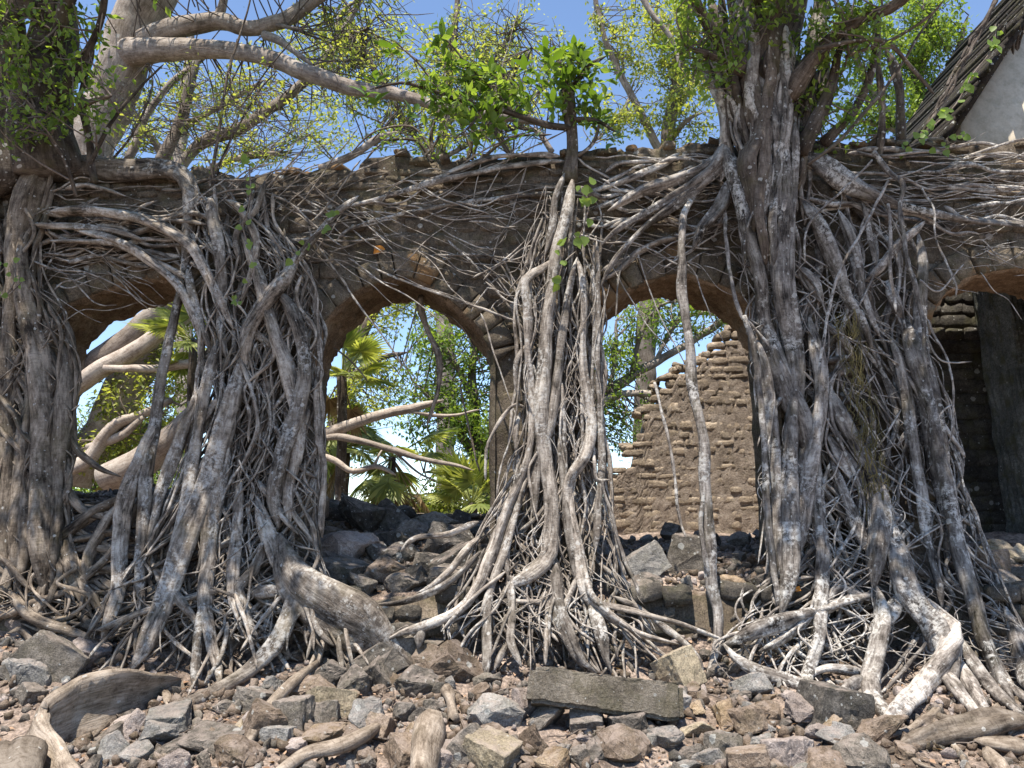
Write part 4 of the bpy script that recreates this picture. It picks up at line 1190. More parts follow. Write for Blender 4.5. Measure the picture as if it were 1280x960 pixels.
    for (x, y) in tips:
        base = P(x + rng.normal(0, 2), y + rng.normal(0, 2), 7.75 - 0.001 * max(0, 700 - x) + rng.uniform(-0.2, 0.15))
        ax = Vector((rng.normal(0, 0.5), rng.normal(-0.2, 0.4), 0.9)).normalized()
        a0 = rng.uniform(0, 6.28)
        for k in range(6):
            if cnt >= 298: break
            an = a0 + k * 2.4
            side = ax.orthogonal().normalized(); side.rotate(Matrix.Rotation(an, 3, ax))
            d = (side * rng.uniform(0.7, 1.0) + ax * rng.uniform(0.0, 0.7)).normalized()
            z = (ax - d * ax.dot(d)).normalized(); yv = z.cross(d)
            ln = rng.uniform(0.10, 0.21)
            o = link('leaf', leafm[rng.integers(8)], T.root)
            mt = Matrix((( d.x, yv.x, z.x), (d.y, yv.y, z.y), (d.z, yv.z, z.z))).to_4x4()
            p = Vector(base) - ax * 0.02 * k
            o.matrix_basis = Matrix.Translation(p) @ mt @ Matrix.Scale(ln, 4)
            cnt += 1
    LB = [crom(np.array([P(p[0], p[1], p[3]) for p in pts]), 0.12) for pts in limbs]
    crown(T, [(720, 95, 7.8, 55, 55, 0.3), (590, 115, 7.6, 90, 45, 0.25)], LB, 80, 12, 0.125, M['leaf_mid'], 71, 0.09, twig_r=0.005)
    T.done()
fig_c()

# ---- D: the big fig on the right pier
FD = Tree('strangler_fig', P(1050, 850, 7.0), 'largest strangler fig with thick lichen-spotted trunk straddling the wall beside the rightmost arch', 'fig tree', M['bark_big'], 'strangler figs on the arcade')
ENVD = [(150, 900, 1020), (200, 895, 1060), (260, 905, 1110), (330, 935, 1145), (420, 945, 1150), (520, 958, 1180), (620, 962, 1205), (700, 962, 1225), (760, 930, 1250), (830, 905, 1290), (900, 1000, 1340)]
def fig_d():
    T = FD
    T.strand([(968, 232, 24, 7.85), (962, 180, 36, 7.78), (955, 110, 36, 7.72), (955, 50, 36, 7.65), (965, -20, 36, 7.55), (960, -120, 32, 7.3), (950, -220, 24, 6.9)], name='trunk', mat=M['bark_dark'], lump=0.14, amp=0.4)
    big = [
        [(978, 150, 13, 7.45), (979, 220, 14, 7.45), (980, 300, 14, 7.48), (982, 370, 13, 7.5), (988, 430, 12), (992, 480, 11), (990, 540, 12), (986, 610, 12), (988, 680, 13), (985, 730, 11), (978, 775, 7)],
        [(902, 170, 9, 7.7), (912, 205, 10, 7.6), (926, 245, 10, 7.55), (938, 295, 10, 7.55), (950, 345, 10, 7.55), (958, 400, 10), (972, 445, 13), (990, 490, 15), (1006, 525, 14), (1012, 560, 10), (1018, 610, 9), (1026, 680, 9), (1028, 745, 9), (1022, 800, 8), (1010, 845, 7), (1020, 875, 6)],
        [(996, 150, 5, 7.42), (993, 230, 5.5, 7.44), (990, 300, 6, 7.46), (988, 380, 6, 7.5), (996, 430, 6)],
        [(946, 420, 6), (958, 470, 7), (966, 530, 8), (970, 600, 8), (974, 660, 8), (976, 720, 6)],
        [(1014, 395, 9), (1020, 440, 10), (1027, 490, 10), (1018, 535, 11), (1010, 575, 12), (1004, 625, 11), (1002, 690, 10)],
        [(1024, 470, 8), (1040, 500, 10), (1056, 532, 10), (1072, 562, 9), (1088, 600, 10), (1098, 640, 14), (1096, 690, 17), (1096, 735, 14)],
        [(1034, 540, 6), (1056, 575, 8), (1072, 600, 7), (1086, 625, 8)],
        [(1040, 570, 6), (1056, 615, 8), (1074, 655, 9), (1090, 690, 10)],
        [(1130, 395, 12), (1143, 445, 13), (1156, 495, 12), (1168, 545, 13), (1180, 600, 14), (1192, 655, 13), (1206, 710, 14), (1220, 760, 13), (1232, 800, 12), (1252, 845, 9), (1275, 880, 7)],
        [(1150, 290, 6), (1152, 330, 7), (1150, 370, 8), (1150, 420, 9), (1160, 480, 10), (1172, 540, 9), (1186, 600, 9)],
        [(1114, 420, 5), (1126, 455, 6), (1136, 495, 6), (1142, 550, 6), (1150, 610, 7), (1160, 680, 8)],
        [(1116, 640, 12), (1124, 690, 15), (1128, 730, 16), (1146, 765, 15), (1166, 785, 15), (1180, 815, 14), (1188, 850, 12), (1200, 880, 10)],
        [(1120, 700, 12), (1136, 740, 14), (1160, 765, 16), (1182, 788, 20), (1186, 820, 20), (1165, 848, 17), (1132, 878, 13), (1112, 905, 11), (1104, 925, 7)],
        [(1098, 735, 13), (1104, 775, 12), (1096, 815, 12), (1088, 845, 13), (1094, 875, 11), (1112, 895, 10), (1120, 915, 7)],
        [(1130, 740, 11), (1112, 765, 10), (1096, 785, 9), (1088, 800, 7)],
        [(1186, 810, 11), (1206, 845, 11), (1226, 875, 10), (1244, 900, 9)],
        [(1180, 835, 9), (1192, 862, 10), (1212, 885, 9), (1226, 905, 8)],
        [(1196, 790, 8), (1220, 830, 9), (1245, 860, 9), (1270, 885, 8), (1290, 900, 8)],
        [(1228, 795, 8), (1246, 830, 8), (1262, 858, 8), (1290, 880, 8)],
        [(1262, 760, 10), (1275, 795, 13), (1288, 830, 15), (1300, 870, 14)],
        [(1140, 560, 5), (1150, 620, 6), (1165, 690, 7), (1180, 760, 8)],
        [(1100, 742, 6), (1060, 750, 7), (1020, 765, 7), (985, 778, 9), (950, 790, 10), (920, 803, 8), (903, 808, 6)],
        [(906, 806, 9), (918, 822, 9), (945, 842, 9), (985, 854, 8), (1012, 862, 7), (1035, 880, 6)],
        [(1094, 752, 5), (1050, 735, 5), (1035, 752, 5), (1010, 775, 6), (975, 800, 5), (950, 815, 4)],
        [(1096, 845, 6), (1060, 838, 7), (1030, 836, 6), (1005, 850, 5)],
        [(1088, 850, 7), (1064, 862, 9), (1040, 876, 9), (1022, 884, 6)],
        [(1015, 740, 4), (1035, 700, 4), (1030, 680, 4)], [(1020, 722, 4), (995, 725, 4), (980, 735, 4)],
        [(1048, 415, 5), (1032, 430, 6), (1018, 445, 6)], [(1025, 452, 6), (1045, 448, 6), (1064, 444, 5)], [(1032, 475, 4), (1048, 466, 4), (1064, 460, 3.5)],
        [(1030, 400, 6), (1046, 418, 6), (1062, 435, 6), (1070, 450, 5)],
        [(1035, 545, 4), (1052, 541, 4), (1066, 546, 4)],
        [(1010, 190, 12), (1038, 212, 12), (1066, 232, 11), (1092, 245, 9), (1120, 258, 7), (1160, 268, 6), (1220, 276, 5), (1300, 282, 5)],
        [(1006, 250, 10), (1030, 290, 10), (1045, 330, 9), (1060, 370, 8), (1076, 400, 7), (1094, 440, 6)],
        [(1050, 262, 6), (1064, 300, 7), (1074, 345, 7), (1085, 385, 6), (1102, 420, 5)],
        [(1078, 250, 4), (1090, 300, 4), (1098, 340, 3)],
        [(1030, 380, 6), (1016, 350, 7), (998, 330, 6)],
        [(1158, 275, 5), (1125, 305, 6), (1098, 335, 6), (1080, 352, 5)],
        [(1112, 350, 7), (1120, 375, 8), (1130, 400, 8)],
        [(915, 165, 14), (898, 200, 12), (880, 220, 10), (850, 240, 8), (815, 262, 6), (770, 290, 5), (752, 305, 4)],
        [(908, 185, 10), (885, 206, 9), (850, 222, 7), (800, 240, 6), (760, 262, 5)],
        [(900, 195, 9), (870, 235, 8), (835, 262, 6), (800, 290, 5), (765, 330, 5), (750, 360, 4)],
        [(915, 220, 9), (900, 262, 9), (880, 285, 8), (868, 310, 7)],
        [(930, 250, 6), (945, 285, 7), (955, 310, 6), (960, 350, 6)],
    ]
    for pts in big: T.strand(pts, lump=0.17, layer=0.2)
    tan = [[(1300, 905, 18), (1250, 905, 17), (1210, 912, 16), (1170, 922, 15), (1135, 934, 12), (1110, 945, 8)], [(1300, 935, 14), (1270, 935, 14), (1240, 930, 11), (1215, 925, 8)], [(1235, 935, 8), (1250, 955, 10), (1270, 980, 11)],
           [(1185, 925, 4), (1200, 945, 5), (1215, 970, 5)], [(1130, 940, 4), (1150, 955, 4.5), (1180, 965, 5)], [(1180, 880, 7), (1150, 905, 7), (1120, 918, 6), (1060, 920, 5)], [(1160, 890, 6), (1200, 905, 6), (1260, 890, 8)],
           [(1252, 880, 7), (1240, 895, 7), (1255, 908, 7), (1280, 900, 7)]]
    for pts in tan: T.strand(pts, lump=0.15, mat=M['bark_tan'])
    pier_roots(T, ENVD, 40, (2.0, 5.2), (160, 420), (-0.05, 0.1), 0.45, 81, y_rng=(190, 800), drift=0.25)
    pier_roots(T, ENVD, 80, (1.3, 2.8), (100, 340), (-0.03, 0.28), 0.5, 82, y_rng=(190, 820), drift=0.35)
    pier_roots(T, ENVD, 120, (0.5, 1.3), (50, 220), (0.0, 0.28), 1.0, 83, part=False, y_rng=(190, 850), drift=0.9)
    cross_links(T, ENVD, 12, (2, 4.5), 84, (420, 760), part=True, layer=(0.05, 0.25), reach=(0.2, 0.6))
    cross_links(T, ENVD, 44, (0.5, 1.3), 85, (300, 860), layer=(0.1, 0.32))
    fans(T, [(1000, 800), (1040, 770), (1090, 850), (1150, 800), (1220, 800), (960, 790)], 6, (0.8, 2.8), 86, 75, (30, 90))
    wall_mat(T, 1040, 1310, lambda x: (188, 268), 50, (0.6, 4.0), 87, 0.12, (80, 260), (0.0, 0.15), curl=4)
    wall_mat(T, 1100, 1300, lambda x: (265, 340), 34, (0.4, 1.2), 88, 0.5, (40, 120), curl=5)
    wall_mat(T, 740, 910, lambda x: (196, 300), 34, (0.5, 4.0), 89, 0.3, (60, 170), (0.0, 0.12))
    wall_mat(T, 780, 960, lambda x: (280, 350), 26, (0.5, 1.6), 90, 0.8, (30, 90))
    # thick strands wrapping the trunk
    rng = np.random.default_rng(91)
    for k in range(64):
        x0 = rng.uniform(896, 1016); yy = 7.40 + 0.34 * ((x0 - 956) / 60) ** 2 + rng.uniform(0, .12)
        a = rng.uniform(-60, 110); b = rng.uniform(150, 330); fl = rng.uniform(.1, .35); r0 = rng.uniform(2, 11) if k % 3 else rng.uniform(1, 3)
        pts = [(956 + (x0 - 956) * (1 + fl * math.cos(t * 3) - 0.12 * t + (0.35 * max(0, t - .6) if abs(x0 - 956) > 30 else 0)) + rng.normal(0, 5), a + (b - a) * t, r0 * rng.uniform(.8, 1.2), yy + rng.uniform(-0.05, 0.05)) for t in (0, .2, .4, .6, .8, 1)]
        T.strand(pts, lump=0.2, mat=M['bark_dark'] if k % 5 < 2 else M['bark_big'], amp=0.8)
    # hanging roots clear of the wall
    for pts in [[(874, 236, 3, 7.78), (858, 262, 4, 7.66), (852, 290, 5, 7.56), (850, 345, 6, 7.5), (861, 420, 6.2, 7.45), (868, 480, 6.4, 7.4), (875, 540, 6.5, 7.36), (881, 600, 7, 7.34), (888, 680, 7.5, 7.32), (893, 735, 7.5, 7.3), (898, 775, 6, 7.25), (884, 850, 4, 7.05)],
                [(884, 600, 3, 7.33), (878, 650, 3, 7.3), (886, 720, 4, 7.28)],
                [(930, 395, 3.5, 7.5), (944, 450, 4, 7.45), (952, 520, 4, 7.42), (958, 600, 4, 7.4), (966, 690, 4.5, 7.3), (972, 760, 3.5, 7.2)],
                [(905, 262, 2.5, 7.7), (908, 300, 2.5, 7.6), (915, 350, 2.5, 7.55), (928, 400, 3, 7.5)],
                [(1092, 190, 4, 7.6), (1110, 214, 3.5, 7.55), (1126, 230, 3.5, 7.5), (1123, 258, 3, 7.5), (1130, 295, 3, 7.48), (1134, 325, 3, 7.46), (1146, 365, 3, 7.44), (1156, 405, 2.6, 7.42), (1158, 460, 2.2, 7.4)],
                [(1110, 226, 2, 7.5), (1080, 280, 2, 7.45), (1050, 340, 2, 7.4), (1035, 400, 2, 7.38), (1024, 470, 2, 7.35)],
                [(1090, 200, 1.6, 7.4), (1050, 240, 1.8, 7.38), (1012, 280, 1.6, 7.36), (1006, 330, 1.4, 7.35)],
                [(1110, 255, 2, 7.5), (1112, 320, 2.2, 7.45), (1120, 390, 2.2, 7.42)], [(1152, 235, 1.5, 7.55), (1168, 262, 1.6, 7.5), (1170, 300, 1.4, 7.5)],
                [(818, 478, 1.8, 7.5), (838, 560, 2, 7.4), (850, 640, 2, 7.3), (857, 672, 1.8, 7.2)], [(752, 600, 2, 7.5), (765, 640, 2, 7.4), (776, 690, 2.2, 7.3), (800, 745, 2.4, 7.1)],
                [(770, 395, 1.2, 7.6), (772, 350, 1.4, 7.7), (790, 300, 1.4, 7.8)], [(1170, 300, 1.6, 7.6), (1190, 350, 1.5, 7.5), (1195, 372, 1.2, 7.5)],
                [(1160, 400, 1.6, 7.4), (1185, 450, 1.5, 7.35), (1192, 500, 1.4, 7.3), (1190, 550, 1.1, 7.3)], [(1192, 505, 1.2, 7.3), (1180, 512, 1.2, 7.3), (1172, 525, 1, 7.3)],
                [(1150, 350, 1.4, 7.4), (1175, 365, 1.2, 7.35), (1205, 330, 1, 7.35)], [(1158, 420, 1.4, 7.4), (1178, 450, 1.3, 7.35), (1215, 452, 1.0, 7.3)]]:
        T.strand(pts, name='hanging_root', lump=0.12, amp=0.8)
    # limbs
    limbs = [[(985, 120, 15, 7.5), (1008, 85, 11, 7.3), (1040, 48, 9, 7.1), (1080, 22, 8, 6.9), (1125, 2, 7, 6.7), (1180, -60, 5, 6.2)], [(1000, 190, 12, 7.6), (1020, 150, 10, 7.5), (1040, 100, 7, 7.4), (1050, 60, 5, 7.3), (1070, 20, 4, 7.2)],
             [(1030, 180, 7, 7.7), (1065, 140, 6, 7.6), (1090, 90, 5, 7.5), (1100, 30, 4, 7.4)], [(1126, 175, 6, 8.0), (1124, 110, 6, 8.0), (1112, 70, 5.5, 8.0), (1106, 60, 4, 8.0)], [(1098, 205, 5, 7.9), (1104, 130, 4.5, 7.85), (1096, 60, 4, 7.8), (1100, 10, 3, 7.7)],
             [(930, 90, 13, 7.5), (905, 60, 9, 7.3), (880, 20, 7, 7.1), (850, -40, 5, 6.8)], [(925, 70, 8, 7.5), (895, 72, 6, 7.3), (860, 60, 4, 7.1)], [(960, 20, 16, 7.4), (1010, -90, 12, 6.8), (1070, -210, 8, 6.0), (1100, -320, 5, 5.2)],
             [(950, 0, 14, 7.3), (890, -110, 10, 6.6), (830, -240, 6, 5.8)], [(965, -80, 12, 7.2), (980, -220, 8, 6.2), (960, -380, 5, 5.0)],
             [(1060, 70, 2.5, 7.2), (1110, 52, 2.2, 7.0), (1160, 20, 2, 6.8), (1180, 0, 1.5, 6.7)], [(1020, 60, 3, 7.0), (1100, 50, 3, 7.0), (1150, 100, 2.5, 7.2), (1168, 118, 2, 7.2)],
             [(1010, 205, 2.5, 7.3), (1050, 175, 2.5, 7.2), (1090, 130, 2.5, 7.2), (1120, 90, 2, 7.2), (1165, 20, 1.6, 7.2)]]
    for pts in limbs: T.strand(pts, name='branch', mat=M['bark_dark'], lump=0.12)
    LB = [crom(np.array([P(p[0], p[1], p[3]) for p in pts]), 0.15) for pts in limbs]
    crown(T, [(875, 50, 7.2, 60, 70, 0.5), (1040, 40, 7.2, 70, 50, 0.5), (1000, -20, 7, 120, 50, 0.8), (1040, 140, 7.6, 40, 50, 0.4)], LB, 150, 22, 0.085, M['leaf_mid'], 92, 0.11)
    crown(T, [(1020, -330, 6.0, 400, 170, 1.7)], LB, 95, 40, 0.17, M['leaf_mid'], 93, 0.22, name='upper_crown')
    # strips of dead bark and moss hanging in the fork
    mb = Bag()
    for k in range(340):
        py = rng.uniform(385, 640); c = np.interp(py, [385, 640], [1058, 1100]); x = c + rng.normal(0, 9)
        ln = rng.uniform(0.05, 0.16); p = P(x, py, 7.42 + rng.uniform(-0.06, 0.06))
        C = np.array([[*p, 0.004], [*(p + np.array([rng.normal(0, .02), -0.01, -ln * 0.6])), 0.004], [*(p + np.array([rng.normal(0, .03), 0, -ln])), 0.002]])
        V, F, A = tube_arrays(C[:, :3], C[:, 3], 4, 0, rng, closed=False); mb.add(V, F, A)
    mossm = bark_mat("hanging_moss", (0.05, 0.042, 0.02), (0.10, 0.085, 0.035), (0.17, 0.14, 0.06), 0.0, 0.0)
    mb.build('hanging_moss', T.root, mossm)
    T.done()
fig_d()

# ------------------------------------------------------------------ trees and palms behind the wall
def limb_pts(pts): return crom(np.array([P(p[0], p[1], p[3]) for p in pts]), 0.2)

PT = Tree('pale_tree', P(60, 620, 11.5), 'big smooth pale-barked tree sweeping its thick branch over the left part of the wall', 'tree', M['bark_pale'])
def pale_tree():
    T = PT
    trunk = [[(20, 640, 40, 12.4), (70, 420, 36, 12.2), (112, 200, 34, 12.0), (152, 80, 32, 11.8), (205, -30, 29, 11.6), (260, -160, 22, 11.2)]]
    br = [[(150, 70, 22, 11.7), (185, 64, 16, 11.4), (230, 62, 14, 11.2), (290, 62, 12.5, 11.0), (340, 74, 12, 10.8), (385, 93, 11, 10.6), (430, 106, 10, 10.4), (490, 118, 9, 10.2), (560, 134, 7, 10.0), (640, 150, 5, 9.8), (692, 155, 4, 9.7)],
          [(180, 52, 15, 11.5), (215, 36, 14, 11.3), (268, 28, 13, 11.2), (310, 36, 11, 11.1), (345, 28, 10, 11.0), (388, 2, 9, 10.9), (440, -40, 7, 10.8)],
          [(272, 26, 8, 11.2), (280, 0, 6, 11.1), (284, -40, 5, 11.0)],
          [(330, 44, 6, 11.0), (352, 52, 5, 10.9), (372, 66, 4, 10.8), (392, 82, 3.5, 10.7)],
          [(340, 30, 4, 11), (372, 36, 2, 10.8), (380, 42, 1.5, 10.8)]]
    back = [[(215, 225, 8, 13), (250, 180, 8, 13), (300, 160, 8, 13), (360, 120, 7, 13), (410, 70, 6, 13), (440, 20, 5, 13), (470, -40, 4, 13)],
            [(200, 205, 9, 13), (225, 150, 8, 13), (240, 100, 6, 13), (250, 60, 4, 13)], [(400, 212, 6, 12), (440, 195, 5, 12), (475, 172, 5, 12), (500, 165, 4, 12)], [(160, 200, 6, 13), (185, 140, 5, 13), (220, 100, 4, 13), (260, 70, 3, 13)],
            [(420, 60, 3, 12.5), (425, 20, 3, 12.5), (460, -10, 2, 12.5)], [(430, 30, 3, 12.4), (450, 40, 2, 12.4), (470, 20, 1.4, 12.4)], [(640, 195, 5, 12.5), (620, 160, 5, 12.5), (630, 110, 4, 12.5), (665, 60, 3, 12.5)], [(690, 190, 4, 12.3), (672, 165, 3.5, 12.3), (655, 160, 3, 12.3)]]
    for pts in trunk: T.strand(pts, name='trunk', lump=0.06)
    for pts in br + back: T.strand(pts, name='branch', lump=0.07, amp=0.5)
    LB = [limb_pts(p) for p in br + back]
    crown(T, [(300, 135, 12.5, 150, 75, 1.2), (480, 60, 12.0, 150, 80, 1.2), (600, 120, 12.2, 120, 80, 1.0)], LB, 420, 20, 0.085, M['leaf_yellow'], 101, 0.14, bare=0.55, twig_r=0.009)
    crown(T, [(300, -200, 9.5, 300, 110, 1.5)], LB, 60, 40, 0.17, M['leaf_mid'], 102, 0.2, name='upper_crown')
    T.done()
pale_tree()

# great pale leaning trunks seen through the first arch
LT = Tree('leaning_tree', P(120, 610, 13.0), 'cluster of fat pale leaning trunks filling the view through the first arch', 'tree', M['bark_cream'])
for pts in [[(60, 520, 13, 12.5), (110, 462, 14, 12.5), (150, 430, 14, 12.5), (200, 388, 13, 12.5), (250, 352, 11, 12.5), (320, 300, 8, 12.5)],
            [(84, 492, 10, 12.2), (130, 462, 11, 12.2), (180, 430, 11, 12.2), (216, 404, 10, 12.2), (262, 380, 8, 12.2), (330, 350, 6, 12.2)],
            [(90, 600, 22, 13), (118, 552, 22, 13), (148, 500, 24, 13), (178, 450, 22, 13), (215, 390, 18, 13), (260, 320, 14, 13)],
            [(70, 590, 8, 12), (110, 575, 9, 12), (140, 535, 8, 12), (170, 520, 6, 12), (215, 500, 4, 12)],
            [(130, 600, 18, 11.6), (175, 580, 18, 11.6), (205, 556, 16, 11.6), (228, 530, 13, 11.6), (262, 500, 9, 11.6)],
            [(130, 460, 4, 12), (190, 462, 5, 12), (215, 458, 6, 12), (260, 450, 6, 12), (330, 430, 5, 12)],
            [(110, 560, 6, 12), (150, 545, 5, 12), (180, 520, 4, 12)]]:
    LT.strand(pts, name='trunk', lump=0.09, amp=0.6)
LTL = [limb_pts([(90, 600, 22, 13), (148, 500, 24, 13), (215, 390, 18, 13), (260, 320, 14, 13)]), limb_pts([(110, 560, 6, 12), (180, 520, 4, 12), (260, 500, 9, 11.8)])]
crown(LT, [(190, 510, 12.6, 75, 60, 0.8), (130, 560, 12.6, 60, 40, 0.6), (230, 440, 12.6, 40, 50, 0.6)], LTL, 130, 34, 0.085, M['leaf_yellow'], 111, 0.12)
LT.done()

# fallen bare limbs behind the middle arch
FL = Tree('fallen_limb', P(400, 560, 10.6), 'bare pale fallen limb forking out behind the middle arch', 'limb', M['bark_cream'])
for pts in [[(300, 585, 8, 10.8), (360, 566, 8, 10.7), (400, 548, 7.5, 10.6), (440, 530, 7, 10.6), (480, 518, 6, 10.6), (522, 508, 5, 10.6), (555, 500, 3, 10.6)],
            [(390, 552, 4.5, 10.5), (420, 546, 4.5, 10.5), (450, 550, 4, 10.4), (490, 562, 4, 10.4), (530, 574, 3.2, 10.3), (562, 580, 2.5, 10.3), (592, 588, 1.6, 10.2)],
            [(395, 568, 4, 10.5), (420, 576, 4, 10.5), (440, 588, 3.5, 10.5), (470, 582, 3, 10.5), (495, 594, 2.5, 10.5)], [(466, 586, 2, 10.5), (474, 568, 1.6, 10.5), (480, 560, 1, 10.5)],
            [(490, 562, 1.6, 10.4), (520, 590, 1.5, 10.4), (545, 602, 1, 10.4)], [(500, 512, 3, 10.6), (560, 520, 2, 10.6), (600, 512, 1.4, 10.6)]]:
    FL.strand(pts, name='limb', lump=0.1)
FL.done()

def bg_tree(name, label, trunk, limbs, ells, nt, lp, leaf, mat, seed, bark='bark_pale', bare=0.15, spread=0.16, tw=0.01):
    T = Tree(name, P(trunk[0][0], trunk[0][1], trunk[0][3]), label, 'tree', M[bark], 'trees behind the ruin')
    T.strand(trunk, name='trunk', lump=0.08)
    LB = [limb_pts(trunk)]
    for p in limbs:
        T.strand(p, name='branch', lump=0.08); LB.append(limb_pts(p))
    crown(T, ells, LB, nt, lp, leaf, mat, seed, spread, bare=bare, twig_r=tw)
    T.done()

bg_tree('leafy_tree', 'small-leaved green tree seen through the right half of the middle arch',
        [(640, 900, 14, 16), (620, 700, 11, 16), (600, 580, 9, 16), (590, 480, 6, 16), (600, 400, 4, 16)],
        [[(600, 580, 6, 16), (560, 520, 5, 15.7), (520, 480, 3, 15.5)], [(605, 600, 6, 16), (570, 590, 4, 15.5), (530, 590, 3, 15.3)], [(592, 500, 5, 16), (560, 440, 3, 15.8), (530, 400, 2, 15.6)], [(600, 560, 5, 16), (640, 500, 4, 16), (680, 440, 3, 16)]],
        [(560, 440, 15.8, 70, 45, 1.0), (545, 510, 15.5, 75, 45, 1.0), (590, 560, 15.5, 55, 55, 0.9), (560, 620, 15.3, 60, 28, 0.8), (660, 480, 16, 60, 80, 1.0)], 330, 44, 0.10, M['leaf_mid'], 121, 'twig')
bg_tree('leafy_tree', 'light green tree framed by the upper left of the middle arch',
        [(360, 900, 16, 18), (400, 650, 12, 18), (430, 480, 9, 18), (470, 380, 6, 18), (500, 320, 4, 18)],
        [[(430, 480, 6, 18), (470, 450, 4, 17.8), (510, 440, 3, 17.6)], [(450, 430, 5, 18), (420, 390, 4, 17.8), (390, 360, 3, 17.5)], [(470, 380, 4, 18), (510, 370, 3, 17.6), (550, 390, 2, 17.5)]],
        [(450, 400, 18, 60, 40, 1.0), (480, 490, 17.6, 70, 45, 1.0), (430, 540, 17.6, 50, 50, 1.0), (520, 380, 17.6, 60, 30, 0.8)], 220, 36, 0.10, M['leaf_yellow'], 122, 'twig')
bg_tree('leafy_tree', 'thin airy pale-limbed tree behind the third arch and the broken ruin edge',
        [(700, 900, 14, 17), (720, 650, 10, 17), (740, 520, 8, 17), (790, 470, 6, 17), (860, 430, 5, 17), (930, 380, 4, 17)],
        [[(740, 520, 6, 17), (770, 495, 5, 16.8), (830, 492, 4, 16.6), (880, 490, 3, 16.5)], [(790, 470, 4, 17), (800, 420, 3, 16.8), (830, 380, 2, 16.6), (900, 372, 1.6, 16.5)], [(735, 540, 4, 17), (765, 470, 3, 16.8), (770, 400, 2, 16.8)], [(820, 450, 3, 17), (850, 400, 3, 17), (900, 395, 2.6, 17), (925, 440, 2, 17)]],
        [(765, 470, 16.8, 42, 65, 0.8), (850, 395, 16.8, 85, 40, 0.8), (800, 540, 16.8, 50, 40, 0.6)], 260, 30, 0.10, M['leaf_mid'], 123, bare=0.3)
bg_tree('leafy_tree', 'bushy yellow-green tree rising behind the middle of the wall between sapling and big fig',
        [(800, 700, 16, 19), (810, 400, 13, 19), (830, 200, 10, 19), (850, 80, 8, 19), (860, -60, 5, 19)],
        [[(830, 200, 6, 19), (790, 120, 5, 18.6), (760, 60, 4, 18.4), (740, -20, 3, 18)], [(840, 140, 6, 19), (880, 80, 4, 18.6), (900, 20, 3, 18.4)], [(835, 180, 4, 19), (860, 150, 3, 18.4), (880, 140, 2, 18.2)], [(790, 120, 3, 18.6), (770, 150, 2, 18.3), (740, 180, 1.6, 18)], [(785, -40, 5, 17), (810, 10, 4, 17), (840, 50, 3, 17), (850, 90, 2.5, 17)]],
        [(860, 60, 18.6, 90, 80, 1.4), (800, 40, 18.4, 80, 60, 1.2), (860, 145, 18.4, 60, 40, 0.9), (770, 150, 18.2, 50, 40, 0.8)], 340, 36, 0.115, M['leaf_yellow'], 124, bare=0.35)
bg_tree('leafy_tree', 'bright green bushy tree behind the bare stems right of the big fig',
        [(1150, 700, 18, 18), (1150, 400, 15, 18), (1146, 200, 12, 18), (1150, 100, 8, 18), (1160, 20, 7, 18), (1150, -80, 5, 18)],
        [[(1146, 200, 6, 18), (1100, 130, 5, 17.6), (1070, 70, 4, 17.4), (1060, 0, 3, 17)], [(1150, 140, 6, 18), (1190, 80, 4, 17.6), (1210, 20, 3, 17.4)], [(1148, 170, 4, 18), (1110, 160, 3, 17.4), (1070, 150, 2, 17.2)]],
        [(1100, 60, 17.6, 85, 70, 1.3), (1150, 40, 17.6, 60, 60, 1.2), (1110, 140, 17.4, 90, 40, 1.0), (1180, 110, 17.6, 40, 60, 0.9)], 330, 38, 0.12, M['leaf_mid'], 125, 'bark_pale')
bg_tree('leafy_tree', 'yellow-green tree glimpsed above the wall under the sweeping pale branch',
        [(240, 700, 16, 20), (230, 400, 12, 20), (225, 220, 9, 20), (230, 120, 6, 20), (240, 30, 4, 20)],
        [[(226, 220, 6, 20), (180, 160, 4, 19.6), (150, 110, 3, 19.2)], [(228, 160, 5, 20), (280, 130, 4, 19.6), (330, 100, 3, 19.2)], [(225, 230, 5, 20), (290, 200, 4, 19.4), (350, 190, 3, 19)]],
        [(170, 160, 19.6, 70, 55, 1.2), (260, 120, 19.6, 80, 60, 1.2), (310, 190, 19.2, 90, 30, 1.0), (400, 150, 19.2, 60, 50, 1)], 260, 30, 0.115, M['leaf_yellow'], 126, bare=0.4)
bg_tree('bare_tree', 'nearly leafless pale twiggy tree against the sky above the centre of the wall',
        [(560, 700, 14, 22), (555, 400, 11, 22), (550, 220, 8, 22), (560, 120, 6, 22), (570, 20, 4, 22), (575, -60, 3, 22)],
        [[(550, 220, 5, 22), (500, 140, 4, 21.6), (460, 70, 3, 21.2), (430, 0, 2, 21)], [(555, 160, 5, 22), (610, 90, 4, 21.6), (650, 20, 3, 21.2)], [(552, 200, 4, 22), (600, 170, 3, 21.6), (670, 120, 2, 21.2), (730, 60, 1.6, 21)], [(480, 110, 2.6, 21.4), (450, 120, 2, 21.2), (400, 100, 1.5, 21)]],
        [(480, 90, 21.4, 110, 90, 1.6), (620, 70, 21.4, 110, 80, 1.6), (560, 160, 21.4, 140, 40, 1.3), (400, 60, 21.4, 80, 60, 1.3)], 800, 20, 0.13, M['leaf_yellow'], 127, bare=0.5, tw=0.012)

